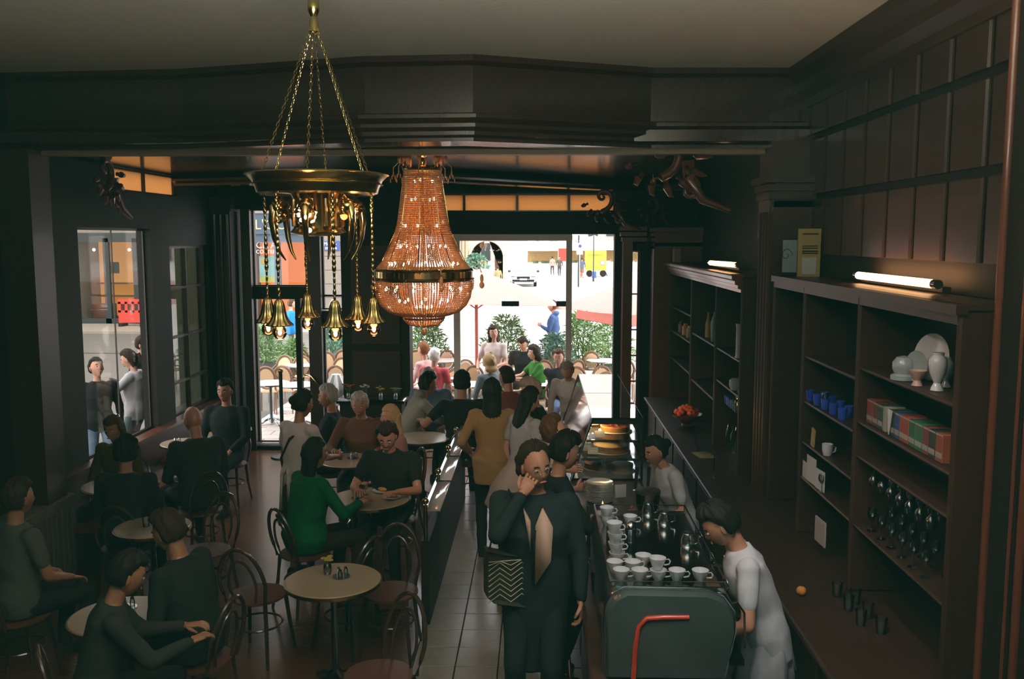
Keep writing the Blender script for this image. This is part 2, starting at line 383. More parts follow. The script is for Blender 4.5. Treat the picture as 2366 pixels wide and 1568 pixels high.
def person(label, loc, rotz, pose='stand', k=1.0, female=False, lean=0, side=0, twist=0, head=(0, 0, 0), skin=None, hair=('short', 'brown', 1.0),
           top=(.2, .2, .2), sleeve='short', bottom=('trousers', (.03, .03, .04)), shoe=(.02, .02, .02), L=None, Rr=None, Lleg=None, Rleg=None,
           vox=.014, face=True, curl=.5, neck=.0, fat=1.0, elbow=((-.5, -.6, -.5), (.5, -.6, -.5)), seat=.50, hem=0.0, collar=None, palm=None, headfwd=0.0, glasses=False, fixed=False):
    """pose built in local axes: +Y is where the figure faces, L is -X"""
    skin = skin or SKIN
    S = 1.10 if loc[1] < 14 else (1.04 if loc[1] < 30 else 1.0)      # the room's metre against the figures
    h = (1.76 if pose == 'stand' else 1.36)*k; f = (3.3-h*S)/(3.3-h) if not fixed else 1.0
    k = k*S; loc = (loc[0]*f, loc[1]*f, loc[2]); LASTF[:] = [f, S]
    root = thing('person', label, 'person', loc, rotz)
    pz = {'stand': .93, 'sit': seat+.06}[pose]
    P = Vector((0, 0, pz)); T = Matrix.Rotation(-R(lean), 3, 'X') @ Matrix.Rotation(R(side), 3, 'Y') @ Matrix.Rotation(R(twist), 3, 'Z')
    T2 = Matrix.Rotation(-R(lean*.55), 3, 'X') @ Matrix.Rotation(R(side*.6), 3, 'Y') @ Matrix.Rotation(R(twist*.5), 3, 'Z')
    waist = P+T2 @ Vector((0, 0, .16)); chest = waist+T @ Vector((0, 0, .20)); nb = chest+T @ Vector((0, -.01, .155))
    sw = .168 if female else .190
    sh = {s: chest+T @ Vector((s*sw, -.005, .095)) for s in (-1, 1)}
    HT = Matrix.Rotation(R(head[0]), 3, 'Z') @ Matrix.Rotation(-R(head[1]), 3, 'X') @ Matrix.Rotation(R(head[2]), 3, 'Y')
    nt = nb+(T @ Vector((0, .012+headfwd, .075)))
    hc = nt+(HT @ Vector((0, .022, .085)))
    hip = {s: P+Vector((s*.088, 0, -.03)) for s in (-1, 1)}
    hands = {}; elb = {}
    for s, h, e in ((-1, L, elbow[0]), (1, Rr, elbow[1])):
        if h is None: h = sh[s]+Vector((s*.07, .02, -.52)) if pose == 'stand' else (P+Vector((s*.16, .30, .09)))
        elb[s], hands[s] = ik(sh[s], h, .285, .255, e)
    kn = {}; an = {}
    for s, a in ((-1, Lleg), (1, Rleg)):
        if a is None: a = (s*.10, 0, .085) if pose == 'stand' else (s*.13, .40, .085)
        kn[s], an[s] = ik(hip[s], a, .44, .42, (s*.05, 1, .1 if pose == 'stand' else 1))
    hw = 1.0 if not female else 1.04; cw = fat*(1 if not female else .88)
    def torso(mb, off, z0=-.05, top_=True, flare=0):
        secs = [(P+T2 @ Vector((0, -.005, z0)), T2, .150*hw+flare, .108+flare*.6), (P+T2 @ Vector((0, -.005, .03)), T2, .160*hw*max(1, fat*.97), .115*fat), (waist, T2.lerp(T, .5), (.138 if not female else .115)*fat, .100*fat),
                (chest+T @ Vector((0, .01, -.04)), T, .158*cw, .115*(fat if not female else 1.08)), (chest+T @ Vector((0, 0, .06)), T, .172*cw, .100), (chest+T @ Vector((0, -.005, .115)), T, .125*cw, .072), (nb+T @ Vector((0, 0, .0)), T, .058, .056)]
        rs = []
        for c, m, a, b in secs:
            a += off; b += off
            rs.append([c+m @ Vector((a*math.copysign(abs(math.cos(t))**.85, math.cos(t)), b*math.copysign(abs(math.sin(t))**.9, math.sin(t)), 0)) for t in [2*PI*j/20 for j in range(20)]])
        mb.rings(rs, True)
    # skin body
    mb = MB()
    sleeveless_body = -0.012
    torso(mb, sleeveless_body)
    mb.caps(nb-T @ Vector((0, 0, .03)), nt+HT @ Vector((0, .0, .03)), .054 if not female else .046, .050 if not female else .044)
    for s in (-1, 1):
        th = 1 if not female else .86
        mb.caps(sh[s], elb[s], .046*th, .038*th); mb.caps(elb[s], elb[s].lerp(hands[s], .35), .038*th, .038*th); mb.caps(elb[s].lerp(hands[s], .35), hands[s], .038*th, .026*th)
        if bottom[0] in ('shorts', 'skirt', 'dress'):
            mb.caps(hip[s], kn[s], .075, .050); mb.caps(kn[s], an[s], .052, .036)
            mb.caps(an[s]+Vector((0, -.02, -.03)), an[s]+Vector((0, .12, -.055)), .035, .026)
        else:
            mb.caps(hip[s], kn[s], .062, .042); mb.caps(kn[s], an[s], .040, .030)
    body = remesh(mb, vox); v, f = mesh_data(body); bpy.data.meshes.remove(body)
    out = MB(); out.add(v, f)
    hv, hf = head_geo(female, 30 if vox < .016 else 20, 24 if vox < .016 else 14)
    out.add([tuple(hc+HT @ Vector(q)) for q in hv], hf)
    for s in (-1, 1):
        d = (hands[s]-elb[s]).normalized(); pn = Vector((-s, 0, 0)) if pose == 'stand' else Vector((0, 0, -1))
        if palm and palm.get(s): pn = Vector(palm[s])
        if abs(pn.dot(d)) > .9: pn = Vector((0, 1, 0))
        hand_geo(out, hands[s], d, pn, s if True else 1, curl)
    for q in range(len(out.v)): out.v[q] = tuple(c*k for c in out.v[q])
    me = out.mesh('body'); me.shade_smooth() if hasattr(me, 'shade_smooth') else None
    fixm = bmesh.new(); fixm.from_mesh(me); bmesh.ops.recalc_face_normals(fixm, faces=fixm.faces)
    for ff in fixm.faces: ff.smooth = True
    fixm.to_mesh(me); fixm.free()
    me.materials.append(skin); obj('body', me, skin, root)
    def part(name, mb, mat, vx=vox, wr=.0, it=3, rm=True, label=None):
        if rm: me = remesh(mb, vx, True, it, wr, len(PEOPLE))
        else: me = mb.mesh(name)
        n = len(me.vertices); co = np.empty(n*3, 'f'); me.vertices.foreach_get('co', co); me.vertices.foreach_set('co', co*k)
        me.polygons.foreach_set('use_smooth', [True]*len(me.polygons)); me.update(); me.name = name
        me.materials.clear(); me.materials.append(mat)
        return obj(name, me, mat, root, label=label)
    # top garment
    if top is not None:
        mb = MB(); torso(mb, .012, -.09-hem)
        for s in (-1, 1):
            if sleeve != 'none':
                mb.caps(sh[s]+T @ Vector((-s*.03, 0, .0)), sh[s], .062, .064)
                ee = sh[s].lerp(elb[s], .62) if sleeve == 'short' else elb[s]
                mb.caps(sh[s], ee, .062*(1 if not female else .92), .054 if sleeve == 'short' else .050)
                if sleeve == 'long': mb.caps(elb[s], elb[s].lerp(hands[s], .90), .050, .038)
                if sleeve == 'half': mb.caps(elb[s], elb[s].lerp(hands[s], .25), .050, .048)
        if collar == 'hood': mb.ell(nb+T @ Vector((0, -.05, .02)), (.11, .07, .05), 14, 8)
        part('shirt' if collar != 'jacket' else 'jacket', mb, cloth(top), wr=.0035)
    kind, colb = bottom
    mb = MB()
    def pelvis():
        rs = []
        for c, m, a, b in ((P+Vector((0, 0, -.10)), T2, .150, .10), (P, T2, .165*hw, .122*max(1, fat*.95)), (P+T2 @ Vector((0, 0, .09)), T2, .148*fat, .108*fat)):
            rs.append([c+m @ Vector((a*math.cos(t), b*math.sin(t), 0)) for t in [2*PI*j/18 for j in range(18)]])
        mb.rings(rs, True)
    if kind in ('trousers', 'shorts', 'jeans'):
        pelvis()
        for s in (-1, 1):
            mb.caps(hip[s], kn[s], .088, .064 if kind != 'shorts' else .075)
            if kind == 'jeans': mb.caps(kn[s], an[s]+Vector((0, 0, .0)), .066, .062)
            elif kind == 'trousers': mb.caps(kn[s], an[s], .062, .048)
        part('trousers' if kind == 'trousers' else kind, mb, cloth(colb), wr=.003)
    elif kind in ('skirt', 'dress', 'apron_long'):
        pelvis()
        if pose == 'sit':
            for s in (-1, 1): mb.caps(hip[s], kn[s], .095, .085)
        else:
            rs = []
            for c, a, b in ((P+Vector((0, 0, .06)), .15, .11), (P+Vector((0, 0, -.1)), .185, .14), (P+Vector((0, .02, -.45)), .23, .18)):
                rs.append([c+Vector(((a+.012*math.cos(7*t))*math.cos(t), (b+.012*math.cos(7*t))*math.sin(t), 0)) for t in [2*PI*j/28 for j in range(28)]])
            mb.rings(rs, True)
        part('skirt', mb, cloth(colb), wr=.004)
    # shoes
    for s in (-1, 1):
        mb = MB(); a = an[s]; fy = Vector((0, 1, 0))
        mb.caps(a+Vector((0, -.03, -.035)), a+Vector((0, .02, -.035)), .042, .046); mb.caps(a+Vector((0, .02, -.045)), a+Vector((s*.012, .15, -.058)), .042, .028)
        mb.b2(a.x-.038, a.x+.042, a.y-.065, a.y+.165, a.z-.085, a.z-.06)
        part('shoe', mb, cloth(shoe), vx=max(vox, .012))
    # hair
    if hair:
        hv, hf = hair_geo(hair[0], hair[2], 40 if vox < .016 else 24, 26 if vox < .016 else 14); mb = MB()
        mb.add([tuple(hc+HT @ Vector(q)) for q in hv], hf)
        part('hair', mb, HAIRC[hair[1]], rm=False)
    if face:
        for s in (-1, 1):
            mb = MB(); mb.ell(hc+HT @ Vector((s*.030, .0775, .004)), (.0125, .010, .0075), 10, 6, HT); e = part('eye', mb, EYE, rm=False)
            mb = MB(); mb.ell(hc+HT @ Vector((s*.030, .0865, .004)), (.0055, .003, .0055), 8, 6, HT); i_ = part('iris', mb, IRIS, rm=False); i_.parent = e
            mb = MB(); mb.tube([hc+HT @ Vector((s*(.016+.009*j), .092-.0045*j-(.003 if j == 3 else 0), .024+(.004, .006, .005, .001)[j])) for j in range(4)], .0035, 5)
            part('eyebrow', mb, HAIRC[hair[1]] if hair else HAIRC['dark'], rm=False)
        mb = MB(); mb.ell(hc+HT @ Vector((0, .0905, -.060)), (.022, .006, .0065), 12, 6, HT); part('mouth', mb, LIP, rm=False)
    if glasses:
        mb = MB()
        for s in (-1, 1):
            mb.tube([hc+HT @ Vector((s*.032+.022*math.cos(a), .103-.006*abs(math.cos(a)), .003+.016*math.sin(a))) for a in [2*PI*j/16 for j in range(16)]], .0015, 5, True)
            mb.tube([hc+HT @ Vector((s*.054, .098, .006)), hc+HT @ Vector((s*.078, .05, .006)), hc+HT @ Vector((s*.080, -.01, .0))], .0015, 5)
        mb.tube([hc+HT @ Vector((-.010, .106, .005)), hc+HT @ Vector((.010, .106, .005))], .0015, 5)
        part('glasses', mb, steel, rm=False, label='thin wire rimmed glasses')
    PEOPLE.append(root)
    root_info = dict(sh=sh, elb=elb, hands=hands, hc=hc, HT=HT, P=P, T=T, chest=chest, waist=waist, nb=nb, kn=kn, an=an, part=part, k=k)
    return root, root_info
# ------------------------------------------------------------------ the room
XL, XR, YF, YB, ZC, ZS = -4.9, 2.42, 14.0, -2.6, 4.80, 4.15
ceil_m = pm('papered ceiling', (0.74, 0.71, 0.60), 0.9, var=0.10, scale=26, bump=0.25, stretch=(1, 2.2, 1))
floor_wood = pm('worn parquet', (0.115, 0.045, 0.018), 0.24, var=0.3, scale=7, stretch=(1, 8, 1), coat=0.25)
tile_m = pm('grey stone tile', (0.42, 0.40, 0.35), 0.26, var=0.25, scale=9, bump=0.08)
grout = pm('dark grout', (0.03, 0.03, 0.028), 0.8)
mb = MB(); mb.b2(XL, XR+.2, YB, YF+.3, -.12, -.02); fl = struct('floor', mb, grout)
mb = MB(); mb.b2(XL, -.97, YB, YF, -.02, .0); struct('floor_parquet', mb, floor_wood, parent=fl)
tm = MB(); tm.bbox((0, 0, -.009), (.324, .324, .018), .003); tme = tm.mesh('tile'); fix(tme); tme.materials.append(tile_m)
for i in range(-1, 32):
    for j in range(4):
        o = bpy.data.objects.new('tile', tme); C.objects.link(o); o.parent = fl
        o.location = (-.80+.333*j, 3.55+.333*i, random.uniform(-.0015, .001)); o.rotation_euler = (0, 0, random.choice((0, PI/2, PI)))
mb = MB(); mb.b2(.37, XR, YB, YF, -.02, .0); struct('floor_bar', mb, pm('bar rubber mat', (.025, .025, .022), .6), parent=fl)
mb = MB(); mb.b2(XL-.1, XR+.2, YB, 8.9, ZC, ZC+.1); struct('ceiling', mb, ceil_m)
mb = MB(); mb.b2(XL, XR+.2, 8.2, YF+.2, ZS, ZS+.1); struct('ceiling_lower', mb, wood_x)
mb = MB(); mb.b2(XL-.1, XR+.2, 8.62, 8.8, ZS, ZC+.05); struct('wall_upper', mb, wood)
mb = MB(); mb.b2(XL-.2, XR+.3, YB-.1, YB, 0, ZC+.1); struct('wall_back', mb, wood_panel)
mb = MB(); mb.b2(XR, XR+.15, YB, YF+.2, 0, ZC+.1); wr = struct('wall_right', mb, wood_black)
pb = MB(); pb.bbox((0, 0, 0), (.035, .40, .47), .012); pme = pb.mesh('wall_panel'); fix(pme); pme.materials.append(wood_panel)
for i in range(12):
    for j in range(3):
        o = bpy.data.objects.new('wall_panel', pme); C.objects.link(o); o.parent = wr
        o.location = (XR-.012, 3.4+.46*i, 3.40+.52*j)
# left wall: solid up to 9.5, then windows above a 0.9 m sill
mb = MB(); mb.b2(XL-.18, XL, YB, 9.60, 0, ZC); mb.b2(XL-.18, XL, 9.60, YF+.1, 0, .86); mb.b2(XL-.18, XL, 9.60, YF+.1, 3.42, 3.86)
mb.b2(XL-.18, XL, 9.60, 10.35, 3.86, 4.2); mb.b2(XL-.18, XL, 12.4, YF+.1, 3.86, 4.2); mb.b2(XL-.18, XL, 9.6, YF+.1, 4.13, ZC)
mb.b2(XL-.18, XL, 11.42, 12.0, .86, 3.42); mb.b2(XL-.18, XL, 13.42, YF+.1, .86, 3.42); mb.b2(XL-.18, XL, 12.0, 13.42, 3.20, 3.42)
struct('wall_left', mb, wood_black)
def pane(name, x0, x1, y0, y1, z0, z1, m, fr=None, fw=.04, muntz=(), munty=(), muntx=(), mw=.025, fd=.07):
    """a framed pane lying in a plane of constant x or y"""
    alongY = abs(x1-x0) < 1e-6; root = MB(); p = (x0+x1)/2 if alongY else (y0+y1)/2
    def bar(a0, a1, zz0, zz1):
        if alongY: root.b2(p-fd/2, p+fd/2, a0, a1, zz0, zz1)
        else: root.b2(a0, a1, p-fd/2, p+fd/2, zz0, zz1)
    a0, a1 = (y0, y1) if alongY else (x0, x1)
    bar(a0, a0+fw, z0, z1); bar(a1-fw, a1, z0, z1); bar(a0+fw, a1-fw, z0, z0+fw); bar(a0+fw, a1-fw, z1-fw, z1)
    for z in muntz: bar(a0+fw, a1-fw, z-mw/2, z+mw/2)
    for a in (munty or muntx): bar(a-mw/2, a+mw/2, z0+fw, z1-fw)
    fo = struct(name, root, fr or wood)
    g = MB()
    if alongY: g.b2(p-.003, p+.003, a0+fw, a1-fw, z0+fw, z1-fw)
    else: g.b2(a0+fw, a1-fw, p-.003, p+.003, z0+fw, z1-fw)
    if m: struct('pane', g, m, parent=fo)
    return fo
pane('window_1', XL-.09, XL-.09, 9.60, 11.42, .86, 3.42, glass_side, munty=(10.55,), mw=.012, fd=.016, fw=.03)
pane('window_2', XL-.09, XL-.09, 12.0, 13.42, .86, 3.20, glass_side2, muntz=(1.32, 1.95, 2.62), munty=(12.7,), mw=.03)
frost = pm('tan frosted glass', (0.56, 0.33, 0.13), 0.5, var=.10, scale=1.6)
nt = frost.node_tree; tl = nt.nodes.new('ShaderNodeBsdfTranslucent'); tl.inputs[0].default_value = (.62, .40, .20, 1)
mxs = nt.nodes.new('ShaderNodeMixShader'); mxs.inputs[0].default_value = .8
out = nt.nodes['Material Output']; nt.links.new(nt.nodes['Principled BSDF'].outputs[0], mxs.inputs[1]); nt.links.new(tl.outputs[0], mxs.inputs[2]); nt.links.new(mxs.outputs[0], out.inputs[0])
pane('window_3', XL-.09, XL-.09, 10.35, 12.4, 3.86, 4.13, frost, munty=(11.45,), mw=.045, fw=.02)
# sill and dado along the left wall
mb = MB(); mb.b2(XL-.02, XL+.14, 8.4, 13.9, .84, .88); struct('trim_1', mb, wood_red)
# facade
mb = MB(); FY0, FY1 = 13.88, 14.12
mb.b2(XL-.18, XR+.15, FY0, FY1, 3.97, ZC)
mb.b2(XL-.18, -4.60, FY0, FY1, 0, 3.97); mb.b2(-4.60, -1.93, FY0, FY1, 3.74, 3.97); mb.b2(-1.95, 1.16, FY0, FY1, 3.36, 3.70)
mb.b2(1.16, 1.28, FY0, FY1, 0, 3.97); mb.b2(1.28, 1.55, FY0, FY1, 3.12, 3.97); mb.b2(1.28, 1.55, FY0, FY1, 0, .7); mb.b2(1.55, XR+.15, FY0, FY1, 0, 3.97)
mb.b2(-3.42, -2.96, FY0, FY1, 3.37, 3.74); mb.b2(-4.60, -1.93, FY0, FY1, 0, .06)
struct('wall_front', mb, wood_black)
pane('window_4', -1.95, 1.16, 14.0, 14.0, 3.70, 3.97, frost, muntx=(-1.13, -.32, .467), mw=.035, fw=.02)
pane('window_5', 1.28, 1.55, 14.0, 14.0, .7, 3.12, glass_w, wood_red, muntz=(1.1, 1.5, 1.9, 2.45), muntx=(1.415,), mw=.022, fw=.03)
# pilasters and jambs of the left opening
def post(name, x0, x1, y0=13.84, y1=14.14, z1=3.74, m=None, flutes=0):
    mb = MB(); mb.b2(x0, x1, y0, y1, 0, z1)
    for i in range(flutes):
        xx = x0+(x1-x0)*(i+.5)/flutes; mb.cyl((xx, y0, .25), (xx, y0, z1-.25), (x1-x0)/flutes*.36, n=8)
    if flutes: mb.b2(x0-.03, x1+.03, y0-.03, y1, z1-.2, z1-.1); mb.b2(x0-.045, x1+.045, y0-.045, y1, z1-.1, z1); mb.b2(x0-.03, x1+.03, y0-.03, y1, 0, .2)
    return struct(name, mb, m or wood)
post('trim_2', -4.90, -4.62, 13.6, 13.9, 3.9, wood, 3)
post('trim_3', -4.54, -4.40); post('trim_4', -3.53, -3.33); post('trim_5', -2.98, -1.95, 13.7, 14.05, 3.80, wood_black)
mb = MB(); mb.b2(-4.40, -3.53, 13.92, 14.08, 2.38, 2.56); mb.b2(-3.75, -3.68, 13.95, 14.05, .06, 2.38); mb.b2(-3.33, -2.98, 13.92, 14.08, 1.97, 2.18); mb.b2(-3.33, -2.98, 13.97, 14.03, 2.40, 2.43)
struct('trim_6', mb, wood_black)
for n_, (x0, x1, z0, z1) in enumerate(((-4.40, -3.53, 2.56, 3.74), (-4.40, -3.75, .10, 2.38), (-3.33, -2.98, 2.2, 3.36), (-3.33, -2.98, .10, 1.97))):
    pane('window_%d' % (6+n_), x0, x1, 14.0, 14.0, z0, z1, glass_w, wood_black, fw=.02, fd=.05)
mb = MB(); mb.tube([(-3.66, 13.93, 1.10), (-3.62, 13.84, 1.20), (-3.50, 13.80, 1.18), (-3.34, 13.80, 1.0)], .014, 8)
dh = obj('handle', mb, gold, bpy.data.objects['trim_6'])
# panel relief on the dark door pier
pier = bpy.data.objects['trim_5']
for z0, z1 in ((.35, 1.6), (1.7, 3.2)):
    mb = MB(); mb.bbox((-2.46, 13.69, (z0+z1)/2), (.74, .03, z1-z0), .01); obj('wood_panel', mb, wood_panel, pier, smooth=False)
# glazed main door: frame, two leaves with plates
mb = MB(); mb.b2(-1.30, -1.20, 13.95, 14.05, 0, 3.36); mb.b2(.43, .52, 13.95, 14.05, 0, 3.36); mb.b2(-1.20, .43, 13.95, 14.05, 3.26, 3.36)
d1 = struct('door_1', mb, alu)
for x0, x1 in ((-1.20, -.405), (-.395, .43)):
    g = MB(); g.b2(x0, x1, 13.995, 14.005, .02, 3.26); struct('door_glass', g, glass_w, parent=d1)
g = MB(); g.b2(.52, 1.14, 13.995, 14.005, .02, 3.36); struct('side_glass', g, glass_w, parent=d1)
g = MB(); g.b2(-1.93, -1.30, 13.995, 14.005, .02, 3.36); struct('side_glass', g, glass_w, parent=d1)
for x0, x1 in ((-.56, -.29), (.28, .43)):
    mb = MB(); mb.bbox(((x0+x1)/2, 13.97, 2.30), (x1-x0, .04, .085), .006); obj('lock_plate', mb, darksteel, d1)
mb = MB(); mb.b2(-.415, -.385, 13.985, 14.015, 0, 2.26); obj('door_edge', mb, glass_b, d1)
# polygonal beam between the high and the low ceiling, stepped mouldings
path = [(-4.9, 8.45), (-3.2, 8.30), (-1.45, 7.78), (-.55, 7.72), (1.0, 8.36), (2.42, 8.40)]
def sweep(prof, pth):
    mb = MB(); rs = []
    for i, (x, y) in enumerate(pth):
        a = Vector(pth[max(i-1, 0)]); b = Vector(pth[min(i+1, len(pth)-1)]); d = (b-a).normalized(); nn = Vector((d.y, -d.x))
        rs.append([Vector((x+nn.x*o, y+nn.y*o, z)) for o, z in prof])
    return mb.rings(rs, True)
mb = sweep([(0, 4.10), (.05, 4.10), (.05, 4.13), (.09, 4.15), (.09, 4.18), (.13, 4.21), (.13, 4.24), (.17, 4.28), (.17, 4.31), (.02, 4.34), (.02, 4.72), (.07, 4.75), (.07, 4.80), (-.35, 4.80), (-.35, 4.10)], path)
struct('trim_7', mb, wood_x)
mb = MB(); mb.b2(-4.9, 2.42, 8.42, 8.55, 4.06, 4.16); struct('trim_8', mb, pm('tan soffit edge', (.22, .15, .085), .5))  # flat tan band below the beam
mb = sweep([(0, 4.02), (.04, 4.0), (.04, 4.03), (.08, 4.06), (.08, 4.09), (.0, 4.15), (-.25, 4.15), (-.25, 4.0)], [(-4.9, 12.3), (-2.5, 11.6), (-1.3, 11.3), (.95, 13.4), (1.6, 13.8), (2.4, 13.8)])
struct('trim_9', mb, wood_x)
mb = MB(); mb.b2(2.05, 2.42, 8.2, 8.6, 3.3, 4.15); mb.b2(-4.9, -4.6, 8.2, 8.55, 0, 4.1); struct('trim_10', mb, wood)
# cornice that follows the top of the right wall
mb = sweep([(0, 4.45), (-.05, 4.45), (-.05, 4.52), (-.12, 4.58), (-.12, 4.66), (-.2, 4.72), (-.2, 4.80), (0, 4.80)], [(2.42, -2.6), (2.42, 4), (2.42, 8.4)])
struct('trim_11', mb, wood)
# tall pilasters of the right wall
def pilaster(name, x, y, wdt, z1, m, d=.22, fl=3):
    mb = MB(); mb.b2(x, XR, y-wdt/2, y+wdt/2, 0, z1)
    for i in range(fl):
        yy = y-wdt/2+wdt*(i+.5)/fl; mb.cyl((x, yy, .3), (x, yy, z1-.32), wdt/fl*.36, n=10)
    for k in range(4): mb.b2(x-.03-.02*k, XR, y-wdt/2-.02*k, y+wdt/2+.02*k, z1-.28+.07*k, z1-.225+.07*k)
    mb.b2(x-.03, XR, y-wdt/2-.02, y+wdt/2+.02, 0, .25)
    return struct(name, mb, m)
pilaster('trim_12', 1.72, 13.66, .24, 3.46, wood_red)
pilaster('trim_13', 2.06, 8.30, .42, 3.85, wood, fl=4)
for nm_, y_ in (('trim_14', 4.27), ('trim_15', 3.95)):
    mb = MB(); mb.b2(2.20, XR, y_-.14, y_+.14, 0, ZC); struct(nm_, mb, wood_black)
    mb = MB(); mb.cyl((2.195, y_+.11, .2), (2.195, y_+.11, ZC-.1), .022, n=10); mb.cyl((2.195, y_-.11, .2), (2.195, y_-.11, ZC-.1), .010, n=8); obj('bead_moulding', mb, wood_red, bpy.data.objects[nm_])
mb = MB(); mb.b2(1.26, 1.40, 13.55, 13.8, 0, 3.25); 
for k in range(3): mb.b2(1.24-.02*k, 1.60, 13.53-.02*k, 13.8, 3.25+.08*k, 3.31+.08*k)
struct('trim_16', mb, wood_red)
# carved scroll brackets under the soffit beside the door
def scroll(label, loc, rz, s, m=wood_red):
    t = thing('carved_bracket', label, 'bracket', loc, rz, None); mb = MB()
    pts = []; rr = []
    for i in range(34):
        a = -PI*.6+i*.30; q = .30*s*math.exp(-.085*i); pts.append((q*math.cos(a), 0, q*math.sin(a))); rr.append(.055*s*math.exp(-.03*i))
    mb.tube(pts, rr, 10); mb2 = MB(); obj('volute', mb, m, t)
    pts = [(p[0]*.55+.30*s, .0, -p[2]*.55-.42*s) for p in pts]; mb2.tube(pts, [q*.7 for q in rr], 10); obj('volute', mb2, m, t)
    mb3 = MB(); mb3.tube([(.28*s, 0, -.1*s), (.30*s, 0, -.3*s), (.45*s, 0, -.52*s), (.75*s, 0, -.64*s)], [.07*s, .065*s, .05*s, .03*s], 10); obj('stem', mb3, m, t)
    for k in range(7):
        a = R(200+k*26); l = MB(); c = Vector((.30*s*math.cos(a), -.03*s, .30*s*math.sin(a)-.02)); dd = Vector((math.cos(a), 0, math.sin(a)))
        l.tube([c, c+dd*.07*s+Vector((0, -.02, 0)), c+dd*.15*s+Vector((.03*s, -.01, 0)), c+dd*.18*s+Vector((.07*s, .0, 0))], [.03*s, .045*s, .03*s, .006], 8); obj('leaf', l, m, t)
    return t
scroll('carved wooden scroll bracket overlapping the right end of the tan transom', atY(1392, 455, 13.3), 0, .75)
scroll('large carved wooden scroll bracket below the beam above the bar shelves', atY(1530, 350, 8.6), 0, .85)
scroll('carved wooden scroll bracket over the tall fluted pilaster by the door', atY(1505, 470, 13.5), R(10), .55)
scroll('carved wooden scroll bracket cutting the left end of the side transom', Vector((-4.74, 9.95, 4.05)), R(90), .8)
# small round ceiling rose at the top right
t = thing('ceiling_vent', 'dark round fitting on the ceiling at the top right corner', 'ceiling fitting', (2.06, 5.62, ZC))
mb = MB(); mb.lathe([(.0, 0), (.20, 0), (.20, -.03), (.16, -.05), (.0, -.055)], n=28); obj('ring', mb, wood_black, t)
mb = MB(); mb.lathe([(.0, -.05), (.10, -.05), (.08, -.075), (0, -.08)], n=20); obj('cap', mb, darksteel, t)
# low partition with white glazed panels between the tables and the aisle
t = thing('partition', 'low dark partition topped with white glass panels between tables and aisle', 'partition', (-.95, 0, 0))
mb = MB(); mb.b2(-.04, .03, 7.47, 11.3, 0, .74); obj('base', mb, wood_black, t)
wp = pm('white glass panel', (.80, .80, .78), .10, coat=1.0, var=.02)
for y0, y1 in ((7.55, 8.45), (8.55, 9.45), (9.55, 10.35), (10.45, 11.2)):
    mb = MB(); mb.bbox((.055, (y0+y1)/2, .985), (.13, y1-y0, .014), .003); obj('glass_panel', mb, wp, t)
for y in (7.5, 8.5, 9.5, 10.4, 11.25):
    mb = MB(); mb.cyl((0, y, .1), (0, y, 1.05), .018, n=10); mb.ell((0, y, 1.08), (.03, .03, .03), 10, 8); obj('post', mb, brass, t)
mb = MB(); mb.tube([(0, 7.5, 1.03), (0, 11.25, 1.03)], .014, 8); mb.tube([(0, 7.5, .72), (0, 11.25, .72)], .010, 8); obj('rail', mb, darksteel, t)
# wall bench along the left window with its ledge
t = thing('bench', 'long wooden wall bench below the left window', 'bench', (XL+.02, 0, 0))
mb = MB(); mb.bbox((.30, 11.0, .44), (.5, 4.9, .06), .02); obj('seat', mb, wood_red, t)
mb = MB(); mb.b2(.02, .10, 8.55, 13.45, .1, .83); obj('backrest', mb, wood, t)
mb = MB(); mb.b2(.08, .50, 8.6, 13.4, 0.0, .41); obj('base', mb, wood_black, t)
one('seat_cushion', MB().bbox((0, 0, 0), (.42, .55, .06), .02), pm('red cushion cloth', (.45, .03, .04), .8), 'red cushion lying on the left wall bench', 'cushion', (-4.55, 11.35, .502))
t = thing('radiator_cover', 'pale grey panel box standing against the dark left wall', 'cabinet', (-4.72, 8.2, 0))
gm = pm('grey panel paint', (.10, .10, .075), .7, var=.3, scale=30)
mb = MB(); mb.bbox((0, 0, .40), (.3, .9, .80), .01); obj('body', mb, gm, t)
for k in range(9):
    mb = MB(); mb.bbox((.155, -.36+.09*k, .42), (.012, .05, .6), .003); obj('slat', mb, gm, t)

# greenish volume added near the camera to lift the blacks like a film veil
hz = bpy.data.materials.new('black lifting haze'); hz.use_nodes = True; nt = hz.node_tree; nt.nodes.clear(); o_ = nt.nodes.new('ShaderNodeOutputMaterial'); v_ = nt.nodes.new('ShaderNodeVolumeScatter')
v_.inputs['Color'].default_value = (.60, 1.0, .85, 1); v_.inputs['Density'].default_value = .085; v_.inputs['Anisotropy'].default_value = 0.0; nt.links.new(v_.outputs[0], o_.inputs['Volume'])
mb = MB(); mb.b2(XL+.03, XR-.25, YB+.03, 3.3, .002, 3.80); h_ = obj('haze', mb, hz, None, smooth=False, kind='stuff'); tag(h_, 'greenish haze box added near the camera to lift the blacks', 'haze')
